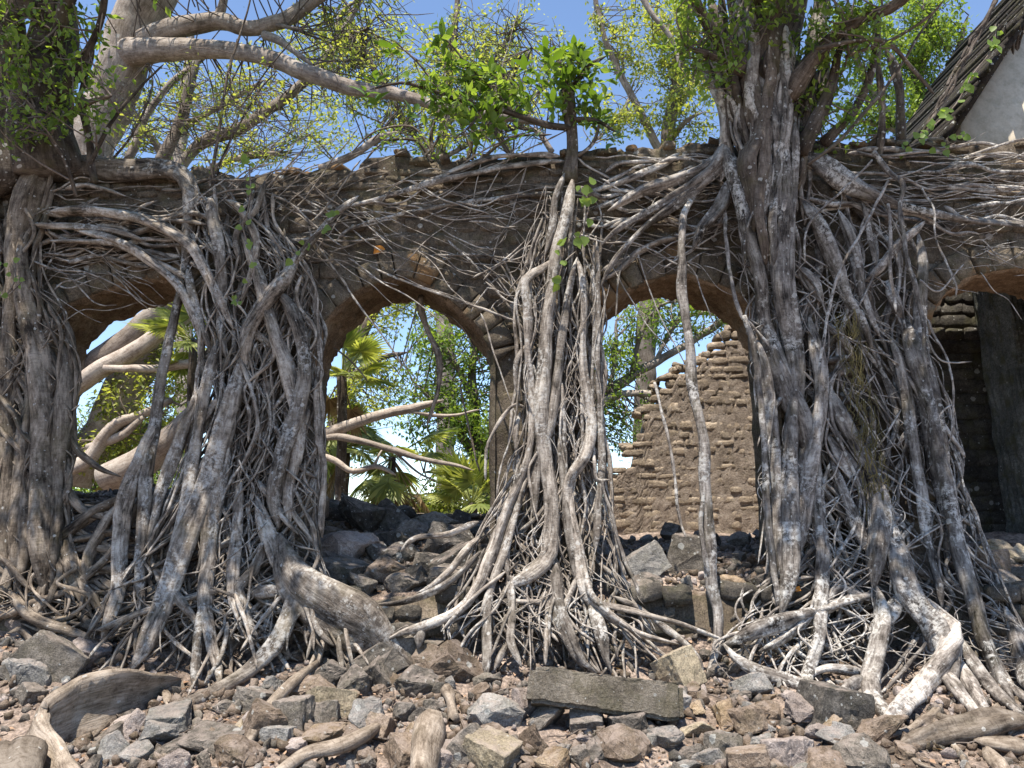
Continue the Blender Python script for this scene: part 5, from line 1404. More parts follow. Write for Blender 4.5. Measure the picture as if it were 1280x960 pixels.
bg_tree('leafy_bush', 'round yellow-green bush low behind the middle arch', [(500, 760, 8, 15), (505, 690, 6, 15), (510, 620, 4, 15)], [[(505, 690, 4, 15), (470, 640, 3, 14.8)], [(506, 680, 4, 15), (560, 630, 3, 14.8)]],
        [(480, 650, 15, 70, 28, 0.8), (560, 640, 15, 60, 30, 0.8)], 150, 46, 0.11, M['leaf_yellow'], 128, 'twig')
bg_tree('leafy_bush', 'low green bush behind the pale trunks in the first arch', [(150, 760, 8, 16), (155, 690, 6, 16), (160, 590, 4, 16)], [[(155, 680, 4, 16), (110, 600, 3, 15.8)], [(157, 660, 4, 16), (215, 590, 3, 15.8)]],
        [(120, 600, 16, 60, 40, 0.8), (200, 600, 16, 60, 45, 0.8), (160, 530, 16.5, 80, 50, .8)], 200, 46, 0.10, M['leaf_mid'], 129, 'twig')
# palms
def palm(label, x, y, Y, n, size, seed, kind='fan', trunk_to=None, dead=0.2, down=0.0):
    rng = np.random.default_rng(seed)
    T = Tree('fan_palm' if kind == 'fan' else 'feather_palm', P(x, y + 160, Y), label, 'palm', M['bark_dark'], 'palms behind the arches')
    c = P(x, y, Y)
    T.strand([(x - 6, y + 420, 8, Y), (x - 3, y + 200, 7, Y), (x, y, 6, Y)], name='trunk', lump=0.1)
    for k in range(n):
        dd = rng.uniform() < dead
        az = k * 2.4 + rng.uniform(-0.3, 0.3); el = rng.uniform(-0.4, 1.2) - down if not dd else rng.uniform(-1.3, -0.7)
        d = np.array([math.cos(az) * math.cos(el), math.sin(az) * math.cos(el) * 0.8, math.sin(el)])
        bag = Bag()
        if kind == 'fan':
            L0 = size * rng.uniform(0.6, 1.1); tip = c + d * L0 + np.array([0, 0, -0.12 * L0])
            V, F, A = tube_arrays(np.linspace(c, tip, 5), np.full(5, 0.012), 4, 0, rng, closed=False); bag.add(V, F, A)
            up = np.array([0, 0, 1.0]); s = np.cross(d, up); s /= np.linalg.norm(s) + 1e-6; nrm = np.cross(s, d)
            m = 34; ang = np.linspace(-2.2, 2.2, m)
            D = np.cos(ang)[:, None] * d + np.sin(ang)[:, None] * s + np.array([0, 0, -0.25]) * rng.uniform(0.5, 1.4)
            ln = size * 0.85 * (0.75 + 0.25 * np.cos(ang)) * rng.uniform(0.85, 1.1, m)
            V, F = leaf_arrays(np.repeat(tip[None], m, 0), D, np.repeat(nrm[None], m, 0) + rng.normal(0, .25, (m, 3)), ln, ln * 0.11, 0.4); bag.add(V, F)
        else:
            L0 = size * rng.uniform(0.8, 1.2); t = np.linspace(0, 1, 16)[:, None]
            path = c + d * L0 * t + np.array([0, 0, -0.75 * L0]) * t ** 2.2
            V, F, A = tube_arrays(path, np.linspace(0.02, 0.004, 16), 4, 0, rng, closed=False); bag.add(V, F, A)
            m = 46; tt = np.linspace(0.12, 1, m); idx = tt * 15
            pp = np.stack([np.interp(idx, np.arange(16), path[:, q]) for q in range(3)], 1)
            tan = np.gradient(pp, axis=0); tan /= np.linalg.norm(tan, axis=1, keepdims=True)
            s = np.cross(tan, np.array([0, 0, 1.0])); s /= np.linalg.norm(s, axis=1, keepdims=True) + 1e-6
            for sg in (-1, 1):
                D = tan * 0.55 + sg * s * 0.8 + np.array([0, 0, -0.45]) + rng.normal(0, .08, (m, 3))
                ln = L0 * 0.34 * np.sin(np.pi * (0.15 + 0.8 * tt)) ** 0.6 * rng.uniform(0.85, 1.1, m)
                V, F = leaf_arrays(pp, D, np.cross(D, s) + rng.normal(0, .2, (m, 3)), ln, ln * 0.075 + 0.004, 0.3); bag.add(V, F)
        o = bag.build('frond', T.root, M['leaf_dead'] if dd else M['leaf_palm'], None, False)
        if dd: o['label'] = 'dead brown hanging frond'
    T.done()

palm('fan palm with broad green leaves at the left jamb of the middle arch', 428, 470, 11.3, 12, 0.62, 131, 'fan', dead=0.2)
palm('drooping palm with dead brown skirt in the bottom centre of the middle arch', 490, 572, 12.0, 18, 0.66, 132, 'fan', dead=0.45, down=0.35)
palm('low bright palm tuft rising behind the rubble at the right foot of the middle arch', 590, 630, 11.4, 14, 0.6, 133, 'fan', dead=0.0, down=-0.2)
palm('feathery palm spreading behind the fallen limbs in the middle arch', 430, 560, 12.8, 16, 1.1, 134, 'feather', dead=0.1)
palm('fan palm with dark leaves at the right side of the first arch', 240, 425, 11.6, 11, 0.62, 135, 'fan', dead=0.0)
palm('feathery palm behind the pale trunks low in the first arch', 175, 545, 14.0, 18, 1.35, 136, 'feather', dead=0.1)

# hanging root in the middle arch
hv = Tree('hanging_root', P(530, 372, 8.4), 'single dark crooked root dangling from the crown of the middle arch', 'root', M['bark_left'])
hv.strand([(527, 362, 4, 8.45), (528, 385, 4.2, 8.4), (534, 410, 4, 8.4), (546, 438, 4, 8.35), (549, 462, 3.6, 8.35), (546, 490, 3, 8.35), (540, 512, 2.4, 8.35), (533, 534, 1.6, 8.35)], name='root', lump=0.15)
for pts in [[(524, 376, 1, 8.4), (512, 420, 0.9, 8.4), (500, 460, 0.7, 8.4)], [(416, 434, 1.2, 8.3), (440, 452, 1.2, 8.3), (460, 478, 1, 8.3)], [(545, 388, 1.2, 8.4), (570, 400, 1.2, 8.4), (590, 430, 1, 8.4), (605, 470, 1, 8.4)], [(575, 480, 1.4, 8.4), (585, 530, 1.4, 8.4), (600, 590, 1.4, 8.4)]]:
    hv.strand(pts, bag=hv.small, lump=0.1)
hv.done()

# stems and saplings on the wall top
SH = Tree('wall_shrub', P(575, 196, 8.3), 'leafless arching shrub stems sprouting from the wall top left of the small fig', 'shrub', M['bark_dark'])
SHP = [[(540, 204, 3, 8.2), (520, 175, 2.2, 8.2), (480, 178, 1.6, 8.2), (450, 210, 1.2, 8.1)], [(545, 203, 3, 8.2), (540, 165, 2.4, 8.2), (560, 110, 1.6, 8.2)], [(585, 200, 3, 8.2), (590, 165, 2.2, 8.2), (580, 120, 1.6, 8.2)], [(590, 200, 2.5, 8.2), (602, 165, 2, 8.2), (635, 130, 1.4, 8.2)],
       [(548, 202, 2, 8.2), (515, 160, 1.6, 8.2), (470, 165, 1.4, 8.2), (440, 190, 1, 8.2)], [(600, 200, 2.4, 8.2), (640, 172, 2, 8.2), (690, 168, 1.5, 8.2)], [(595, 198, 1.8, 8.2), (575, 150, 1.4, 8.2), (556, 80, 1.1, 8.2), (578, 0, 0.9, 8.2)], [(520, 208, 2, 8.2), (545, 180, 2, 8.2), (560, 140, 1.4, 8.2), (600, 90, 1, 8.2)]]
for pts in SHP: SH.strand(pts, name='stem', lump=0.1)
crown(SH, [(560, 170, 8.2, 90, 35, 0.3)], [limb_pts(p) for p in SHP], 30, 14, 0.07, M['leaf_mid'], 141, 0.08, twig_r=0.004)
SH.done()
SV = Tree('sapling', P(270, 225, 8.0), 'thin dark leafless sapling rods standing on the wall above the root curtain', 'sapling', M['bark_dark'])
SVP = [[(262, 236, 2.6, 8), (272, 180, 2.2, 8), (285, 90, 1.8, 8), (310, 10, 1.3, 8), (320, -30, 1, 8)], [(266, 230, 2, 8), (290, 170, 1.6, 8), (320, 120, 1.2, 8), (345, 90, .9, 8)], [(300, 135, 1.3, 8), (340, 80, 1, 8), (390, 20, .8, 8)], [(130, 210, 1.8, 8), (165, 170, 1.6, 8), (190, 110, 1.3, 8), (185, 80, 1, 8)]]
for pts in SVP: SV.strand(pts, name='stem', lump=0.06)
crown(SV, [(290, 140, 8.0, 90, 80, 0.4), (170, 150, 8, 80, 60, 0.4)], [limb_pts(p) for p in SVP], 120, 8, 0.06, M['leaf_yellow'], 142, 0.08, bare=0.6, twig_r=0.004)
SV.done()

# creepers with heart-shaped leaves
def creeper(label, path, Y, nleaf, seed, ln=0.10, mat='leaf_mid'):
    T = Tree('creeper', P(path[0][0], path[0][1], Y), label, 'creeper', M['twig'], 'creepers on the wall')
    pts = [(x, y, 0.9, Y) for x, y in path]
    T.strand(pts, name='stem', lump=0)
    rng = np.random.default_rng(seed)
    Q = limb_pts(pts)
    me_ = []
    for s in range(4):
        outl = [(0, 0), (.12, .38), (.42, .46), (.75, .26), (1.05, 0), (.75, -.26), (.42, -.46), (.12, -.38)]
        V = [(a, b, 0.18 * abs(b) + rng.normal(0, .03)) for a, b in outl] + [(.45, 0, -.04)]
        F = [(i, (i + 1) % 8, 8, 8) for i in range(8)]
        F = [(0, 1, 2, 8), (2, 3, 4, 8), (4, 5, 6, 8), (6, 7, 0, 8)]
        me = mesh_np('creeper_leaf', np.array(V), np.array(F), False); me.materials.append(M[mat]); me_.append(me)
    for k in range(nleaf):
        q = Q[rng.integers(len(Q))] + rng.normal(0, 0.035, 3) + np.array([0, -0.05, 0])
        o = link('leaf', me_[k % 4], T.root)
        o.matrix_basis = Matrix.Translation(q) @ Matrix.Rotation(rng.uniform(0, 6.28), 4, 'Y') @ Matrix.Rotation(math.radians(90) + rng.normal(0, .45), 4, 'X') @ Matrix.Scale(ln * rng.uniform(0.6, 1.15), 4)
    T.done()
creeper('creeper with pale heart-shaped leaves under the small fig trunk', [(729, 235), (735, 255), (730, 280), (722, 300)], 7.62, 14, 151)
creeper('creeper leaves dangling on the second pier between the silvery roots', [(700, 312), (702, 330), (697, 352)], 7.55, 8, 152)
creeper('thin leafy creeper trailing down the upper part of the root curtain', [(312, 205), (314, 235), (310, 265), (304, 285), (318, 335), (296, 380)], 7.6, 26, 153, 0.065)
creeper('sparse creeper leaves on the dark diagonal root near the middle arch', [(370, 325), (385, 300), (405, 285), (425, 275)], 7.65, 9, 154, 0.08)
creeper('yellow-green leafy creeper on the dark roof edge at far right', [(1145, 190), (1165, 160), (1195, 130), (1215, 95), (1240, 60), (1245, 30)], 10.6, 46, 155, 0.11)
creeper('small leafy creeper hugging the roots at the left edge', [(15, 330), (20, 350), (8, 370), (28, 352)], 7.4, 12, 156, 0.07)
creeper('seedling leaves on the wall top below the dark roof', [(1125, 190), (1150, 178), (1175, 185), (1195, 178)], 7.85, 16, 157, 0.085)
# woody creepers climbing the gable
GC = Tree('woody_creeper', P(1268, 180, 11.6), 'dark woody creeper stems climbing the pale gable', 'creeper', M['bark_dark'])
for k in range(9):
    x = 1262 + (k - 4) * 2.6
    GC.strand([(x + 6, 186, 2.2, 11.85), (x, 150, 2.4, 11.85), (x - 4, 110, 2.2, 11.85), (x - 8 + k, 70, 2, 11.8), (x + k * 2 - 8, 30, 1.6, 11.5)], name='stem', lump=0.1, amp=1.5)
for k in range(5):
    x = 1236 + k * 2.4
    GC.strand([(x + 5, 186, 1.4, 11.88), (x, 160, 1.3, 11.88), (x - 2, 130, 1.2, 11.88), (x, 100, 1, 11.85)], name='stem', lump=0.1, amp=1.5)
for k in range(10):
    t = k / 9; x = 1160 + 80 * t
    GC.strand([(x - 20, 190 - 150 * t, 2.0, 10.95), (x + 5, 150 - 150 * t, 2.2, 10.95), (x + 25, 110 - 150 * t, 1.6, 10.95)], name='stem', lump=0.15, amp=2)
GC.done()
# orange leaf stuck on the arch stones
def dead_leaf(label, x, y, Y, s, m):
    a = np.linspace(0, 6.28, 11)[:-1]
    V = np.array([((0.5 + .13 * math.sin(3 * t + x)) * math.cos(t) * .85, 0.10 * math.sin(2 * t) - 0.05, (0.42 + .12 * math.sin(2 * t + 1) + .06 * math.sin(5 * t)) * math.sin(t)) for t in a] + [(0, -0.05, 0.02), (0.5, -0.03, 0.5)])
    F = [(i, i + 1, i + 2, 10) for i in (0, 2, 4, 6)] + [(8, 9, 0, 10)]
    o = link('dead_leaf', mesh_np('dead_leaf', V * s, np.array(F), False), None, m)
    o.location = P(x, y, Y); tag(o, label, 'leaf')
dead_leaf('orange dead leaf caught on the stones above the middle arch', 473, 312, 7.93, 0.14, M['orange'])
dead_leaf('small yellow fallen leaf on the roots left of the big fig foot', 997, 736, 7.25, 0.07, M['orange'])

# ------------------------------------------------------------------ rubble
def rock_mesh(seed, kind):
    r = np.random.default_rng(seed)
    bm = bmesh.new()
    if kind == 'block':
        pts = [np.array([sx, sy, sz]) * r.uniform(0.36, 0.5, 3) for sx in (-1, 1) for sy in (-1, 1) for sz in (-1, 1)] + [r.uniform(-.5, .5, 3) * np.array([1, 1, .9]) for _ in range(3)]
    elif kind == 'slab':
        pts = [np.array([math.cos(a) * r.uniform(.38, .52), math.sin(a) * r.uniform(.36, .5), sz * r.uniform(.15, .24)]) for a in np.arange(7) * 0.9 + r.uniform(0, 1) for sz in (-1, 1)]
    elif kind == 'wedge':
        pts = [np.array([r.uniform(-.5, .5), r.uniform(-.5, .5), -.3]) for _ in range(8)] + [np.array([r.uniform(-.3, .3), r.uniform(-.2, .2), r.uniform(.25, .5)]) for _ in range(4)]
    elif kind == 'cobble':
        pts = []
        for _ in range(40):
            d = r.normal(size=3); d /= np.linalg.norm(d); pts.append(d * np.array([.5, .44, .38]) * r.uniform(.92, 1.05))
    else:
        pts = []
        for _ in range(13):
            d = r.normal(size=3); d /= np.linalg.norm(d); pts.append(d * np.array([.52, .46, .42]) * r.uniform(.8, 1.1))
    for p in pts: bm.verts.new(p)
    bmesh.ops.convex_hull(bm, input=bm.verts[:])
    for v in [v for v in bm.verts if not v.link_faces]: bm.verts.remove(v)
    bmesh.ops.dissolve_limit(bm, angle_limit=0.16, verts=bm.verts[:], edges=bm.edges[:])
    bmesh.ops.bevel(bm, geom=bm.edges[:], offset=0.022 if kind != 'cobble' else 0.03, segments=1, affect='EDGES', profile=0.6, clamp_overlap=True)
    bmesh.ops.triangulate(bm, faces=bm.faces[:])
    bmesh.ops.subdivide_edges(bm, edges=[e for e in bm.edges if e.calc_length() > 0.22], cuts=1, use_grid_fill=True)
    bmesh.ops.triangulate(bm, faces=bm.faces[:])
    for _ in range(2):
        bmesh.ops.subdivide_edges(bm, edges=[e for e in bm.edges if e.calc_length() > 0.11], cuts=1)
        bmesh.ops.triangulate(bm, faces=bm.faces[:])
    so = Vector((seed * 1.7, seed * 0.3, 5.1))
    for v in bm.verts:
        c = v.co.copy()
        n = 0.055 * mnoise.fractal(c * 2.6 + so, 0.9, 2.0, 5) + 0.02 * mnoise.noise(c * 15 + so)
        v.co += c.normalized() * n + Vector(r.normal(0, 0.004, 3))
    me = bpy.data.meshes.new('rock'); bm.to_mesh(me); bm.free()
    return me
KINDS = {'block': 'squared block', 'slab': 'flat slab', 'wedge': 'pointed wedge', 'cobble': 'rounded cobble', 'chunk': 'angular chunk'}
ROCKM = {}
def rock(kind, color, v):
    k = (kind, color, v)
    if k not in ROCKM:
        base = ROCKM.setdefault((kind, v), rock_mesh(300 + v * 7 + list(KINDS).index(kind) * 100, kind))
        me = base.copy(); me.materials.clear(); me.materials.append(ROCKS[color]); ROCKM[k] = me
    return ROCKM[k]

LAND = [(30, 782, 'the grey log'), (95, 880, 'the fin-shaped buttress root'), (430, 768, 'the fat pale root bulge'), (410, 885, 'the beige cut block'), (540, 930, 'the broken root stump'),
        (430, 688, 'the big reddish boulder'), (560, 690, 'the white-spotted boulder'), (755, 866, 'the long stone beam'), (813, 711, 'the tilted squared block'), (893, 750, 'the hanging root foot'),
        (1045, 880, 'the mossy dark block'), (1180, 922, 'the thick level root'), (1240, 690, 'the tan-topped boulder'), (925, 745, 'the yellow mossy stone'), (680, 960, 'the ochre stones'), (365, 903, 'the grey upright block'),
        (250, 930, 'the blue-grey boulder'), (620, 890, 'the pale rounded boulder')]
used = set(); placed = []
def put_rock(px, py, rpx, kind, color, label=None, asp=(1, 1, 1), rot=None, sink=0.25, rng=None, group='broken stones of the rubble slope', Y=None, lift=0.0):
    rng = rng or RNG
    Y = Y or ground_hit(px, py + rpx * 0.35)
    if Y is None: return None
    p = P(px, py, Y); g = float(hgt(p[0], p[1]))
    s = 2.0 * rpx * pxm(Y)
    me = rock(kind, color, int(rng.integers(6)))
    o = link('stone', me)
    h = s * asp[2] * 0.42
    o.location = (p[0], p[1] + 0.25 * s * asp[1], g + h * (1 - 2 * sink) * 0.9 + lift)
    o.scale = (s * asp[0], s * asp[1], s * asp[2])
    o.rotation_euler = rot if rot is not None else (rng.normal(0, .3), rng.normal(0, .3), rng.uniform(0, 6.28))
    tag(o, label, 'stone', group)
    placed.append((px, py, rpx))
    if label: used.add(label)
    return o

R = math.radians
# stones that stand out
def hero():
    put_rock(410, 886, 25, 'block', 'beige', 'pale beige freshly cut squared block lying tilted in the rubble', (1.1, .8, .75), (R(-18), R(12), R(25)))
    put_rock(364, 903, 23, 'block', 'dark grey', 'grey upright block with rough faces beside the beige cut block', (.95, .8, 1.05), (R(-8), R(-6), R(-12)))
    put_rock(425, 692, 46, 'chunk', 'pinkish', 'biggest reddish boulder leaning on the rubble in the middle arch', (1.0, .8, .85), (R(10), R(-14), R(10)), sink=.15)
    put_rock(455, 655, 42, 'chunk', 'blackish', 'large blackish boulder heaped on top behind the big reddish boulder', (1.1, .8, .8), (R(5), R(20), R(30)), sink=.05)
    put_rock(388, 622, 30, 'chunk', 'brown', 'brown stone wedged against the root curtain at the left of the middle arch', (1, .9, 1), None, sink=.0, Y=8.7, lift=0.25)
    put_rock(560, 690, 42, 'chunk', 'blackish', 'white-spotted dark boulder on the right of the rubble in the middle arch', (1.0, .8, 1.0), (R(0), R(25), R(50)), sink=.2)
    put_rock(572, 712, 30, 'block', 'blackish', 'smaller dark block with lichen discs below the white-spotted boulder', (1.1, .8, .8), (R(0), R(-30), R(15)), sink=.2)
    put_rock(512, 672, 30, 'cobble', 'dark grey', 'round grey boulder in the centre of the middle arch rubble', (1, .9, .9))
    put_rock(498, 695, 24, 'cobble', 'blackish', 'round dark boulder below the centre of the middle arch rubble', (1.1, .9, .9))
    put_rock(545, 655, 30, 'chunk', 'dark grey', 'lichen-blotched grey boulder at the back right of the middle arch', (1.2, .9, .8))
    put_rock(806, 712, 26, 'block', 'pale grey', 'tilted squared pale grey block resting below the ruined wall', (1.0, .8, .8), (R(-15), R(-28), R(20)), sink=.12)
    put_rock(866, 707, 27, 'block', 'dark grey', 'grey block with white lichen standing behind the long hanging root', (1.0, .8, 1.1), (R(-5), R(12), R(-15)), sink=.12)
    put_rock(772, 738, 20, 'chunk', 'pale grey', 'pale grey rough stone left of the tilted squared block', (1.0, .8, 1.0))
    put_rock(924, 746, 25, 'cobble', 'ochre', 'yellow mossy stone right of the hanging root foot', (1.2, .8, .85), (R(0), R(25), R(10)))
    put_rock(852, 852, 24, 'block', 'beige', 'squared beige block propped against the end of the long stone beam', (.9, .9, 1.0), (R(-20), R(-12), R(35)), lift=0.05)
    put_rock(1046, 893, 36, 'block', 'blackish', 'mossy dark block under the roots at the foot of the big fig', (1.1, .8, .8), (R(0), R(14), R(20)), sink=.2)
    put_rock(620, 898, 33, 'cobble', 'pale grey', 'pale rounded boulder left of the long stone beam', (1.2, .9, .9), (R(0), R(10), R(10)))
    put_rock(510, 862, 32, 'chunk', 'dark grey', 'large grey stone near the middle of the front rubble', (1.3, .9, .8), (R(0), R(-25), R(20)))
    put_rock(505, 893, 22, 'chunk', 'blackish', 'blackish stone with a pale crust in front of the large grey stone', (1.2, .9, .9))
    put_rock(570, 842, 32, 'slab', 'brown', 'brown tilted slab below the second pier roots', (1.2, .9, 1.3), (R(30), R(35), R(20)))
    put_rock(735, 905, 26, 'block', 'dark grey', 'grey block half hidden in the shade under the long stone beam', (1.0, .8, .8))
    put_rock(833, 925, 27, 'cobble', 'pale grey', 'pale oval stone in front of the right end of the stone beam', (1.3, .9, .7))
    put_rock(1010, 890, 32, 'chunk', 'pinkish', 'pinkish heap-like boulder left of the mossy dark block', (1.1, .9, .8))
    put_rock(250, 925, 40, 'chunk', 'dark grey', 'blue-grey boulder at the very front left of the picture', (1.4, 1, .6))
    put_rock(130, 925, 26, 'wedge', 'dark grey', 'dark wedge stone beside the buttress root', (1.2, 1, .8))
    put_rock(50, 838, 34, 'block', 'dark grey', 'dark grey block in the left heap behind the buttress root', (1.1, .8, 1.0), (R(-10), R(35), R(10)))
    put_rock(28, 845, 30, 'chunk', 'pale grey', 'grey boulder at the left edge behind the buttress root', (1.1, .8, 1.0))
    put_rock(105, 825, 25, 'slab', 'pinkish', 'pinkish stone resting against the top of the buttress root', (1.2, 1, 1.3))
    put_rock(1248, 690, 30, 'chunk', 'beige', 'tan-topped boulder at the foot of the dark wall at right', (1.2, .8, .7))
    put_rock(1240, 715, 34, 'slab', 'brown', 'brown slab stacked below the tan-topped boulder', (1.4, .9, 1.2))
    put_rock(1262, 738, 30, 'chunk', 'dark grey', 'dark grey stone at the right edge below the brown slab', (1.2, .9, .9))
    put_rock(100, 588, 34, 'chunk', 'blackish', 'blackish boulder lodged in the bottom of the first arch', (1.3, .9, .7), None, .15)
    put_rock(940, 865, 20, 'slab', 'pale grey', 'pale grey slab lying left of the big fig roots', (1.6, 1, 1.2))
    # the long stone beam
    bm = bmesh.new(); bmesh.ops.create_cube(bm, size=1)
    bmesh.ops.subdivide_edges(bm, edges=[e for e in bm.edges if abs(e.verts[0].co.x - e.verts[1].co.x) > .5], cuts=30)
    bmesh.ops.bevel(bm, geom=[e for e in bm.edges if e.calc_face_angle(0) > 1.2], offset=.11, segments=4, affect='EDGES')
    r = np.random.default_rng(2)
    for v in bm.verts:
        v.co.x *= 1.13; v.co.y *= 0.24; v.co.z *= 0.25
        q = v.co.copy(); v.co += Vector((mnoise.noise(q * 6 + Vector((3, 1, 2))) * .03, mnoise.fractal(q * 5, .9, 2, 4) * .022, mnoise.fractal(q * 5 + Vector((9, 4, 1)), .9, 2, 4) * .022)) + Vector(r.normal(0, .003, 3))
    me = bpy.data.meshes.new('stone_beam'); bm.to_mesh(me); bm.free()
    me.materials.append(stone_mat("beam_stone", (0.095, 0.08, 0.062), (0.235, 0.202, 0.16), (0.40, 0.352, 0.29), 0.10, 4.4, 0.3, 1.2))
    Y = 6.02; p = P(756, 868, Y)
    o = link('stone_beam', me); o.location = p; o.rotation_euler = (R(-16), R(5.2), R(-4))
    tag(o, 'long squared stone beam lying across the rubble below the second pier', 'stone')
    placed.append((700, 862, 40)); placed.append((800, 872, 40)); placed.append((755, 866, 45))
hero()

def label_for(px, py, rpx, color, kind):
    lm = min(LAND, key=lambda l: (l[0] - px) ** 2 + (1.3 * (l[1] - py)) ** 2)
    dx, dy = px - lm[0], py - lm[1]; d = math.hypot(dx, dy)
    size = 'tiny' if rpx < 9.5 else 'small' if rpx < 13 else 'middling' if rpx < 18 else 'large'
    rel = ('left of' if dx < 0 else 'right of') if abs(dx) > abs(dy) * 1.4 else ('in front of' if dy > 0 else 'behind')
    how = 'just ' if d < 55 else 'a little ' if d < 110 else 'well '
    return f"{size} {color} {KINDS[kind]} {how}{rel} {lm[2]}"

def scatter(n, region, rr, colors, seed, tries=60, over=0.62, sink=0.25, Ymax=None, clash=True):
    rng = np.random.default_rng(seed); out = 0
    poly = np.array(region, float)
    def inside(x, y):
        c = False; j = len(poly) - 1
        for i in range(len(poly)):
            if (poly[i, 1] > y) != (poly[j, 1] > y) and x < (poly[j, 0] - poly[i, 0]) * (y - poly[i, 1]) / (poly[j, 1] - poly[i, 1]) + poly[i, 0]: c = not c
            j = i
        return c
    for k in range(n):
        r = rr[0] + (rr[1] - rr[0]) * (1 - k / n) ** 1.6
        for t in range(tries):
            x = rng.uniform(poly[:, 0].min(), poly[:, 0].max()); y = rng.uniform(poly[:, 1].min(), poly[:, 1].max())
            if not inside(x, y): continue
            if any((a - x) ** 2 + (1.35 * (b - y)) ** 2 < (over * (r + c)) ** 2 for a, b, c in placed): continue
            ok = None
            for q in range(30):
                kind = ['chunk', 'chunk', 'wedge', 'slab', 'block', 'cobble'][rng.integers(6)]; color = colors[rng.integers(len(colors))]
                lb = label_for(x, y, r, color, kind)
                if lb not in used: ok = 1; break
            asp = (rng.uniform(.9, 1.45), rng.uniform(.8, 1.1), rng.uniform(.65, 1.0))
            if kind == 'slab': asp = (asp[0], asp[1], 1.2)
            put_rock(x, y, r, kind, color, lb, asp, None, sink, rng); out += 1
            break
    return out
n1 = scatter(36, [(375, 640), (470, 640), (600, 655), (612, 735), (540, 750), (380, 735)], (9, 30), ['blackish', 'dark grey', 'brown', 'dark grey', 'blackish'], 201, over=0.55, sink=0.15)
n2 = scatter(40, [(752, 652), (968, 655), (975, 770), (860, 775), (770, 765)], (6, 22), ['dark grey', 'brown', 'pale grey', 'pale grey', 'brown', 'blackish'], 202, over=0.6)
n3 = scatter(16, [(1195, 690), (1285, 690), (1285, 790), (1225, 770)], (7, 20), ['dark grey', 'brown', 'pale grey', 'beige'], 203)
n4 = scatter(30, [(0, 690), (160, 700), (170, 850), (60, 880), (0, 880)], (6, 24), ['dark grey', 'pale grey', 'brown', 'pinkish', 'dark grey'], 204)
n5 = scatter(108, [(90, 945), (200, 900), (300, 865), (480, 815), (560, 830), (640, 870), (870, 860), (960, 855), (1040, 890), (1130, 925), (1200, 965), (60, 965)], (10, 36), ['dark grey', 'pinkish', 'brown', 'pale grey', 'dark grey', 'brown', 'brown', 'beige', 'pale grey', 'dark grey', 'ochre'], 205, over=0.45)
n7 = scatter(16, [(400, 740), (600, 745), (600, 810), (520, 815), (400, 800)], (6, 17), ['dark grey', 'brown', 'blackish', 'pale grey'], 207)
n8 = scatter(22, [(745, 760), (970, 765), (1000, 850), (860, 850), (760, 840)], (6, 17), ['dark grey', 'brown', 'blackish', 'beige', 'pinkish'], 208)
n6 = scatter(14, [(85, 575), (250, 590), (240, 690), (90, 660)], (8, 20), ['blackish', 'brown', 'dark grey'], 206)
print('stones', n1, n2, n3, n4, n5, n6, n7, n8, sum(1 for o in bpy.data.objects if o.name.split('.')[0] == 'stone'))

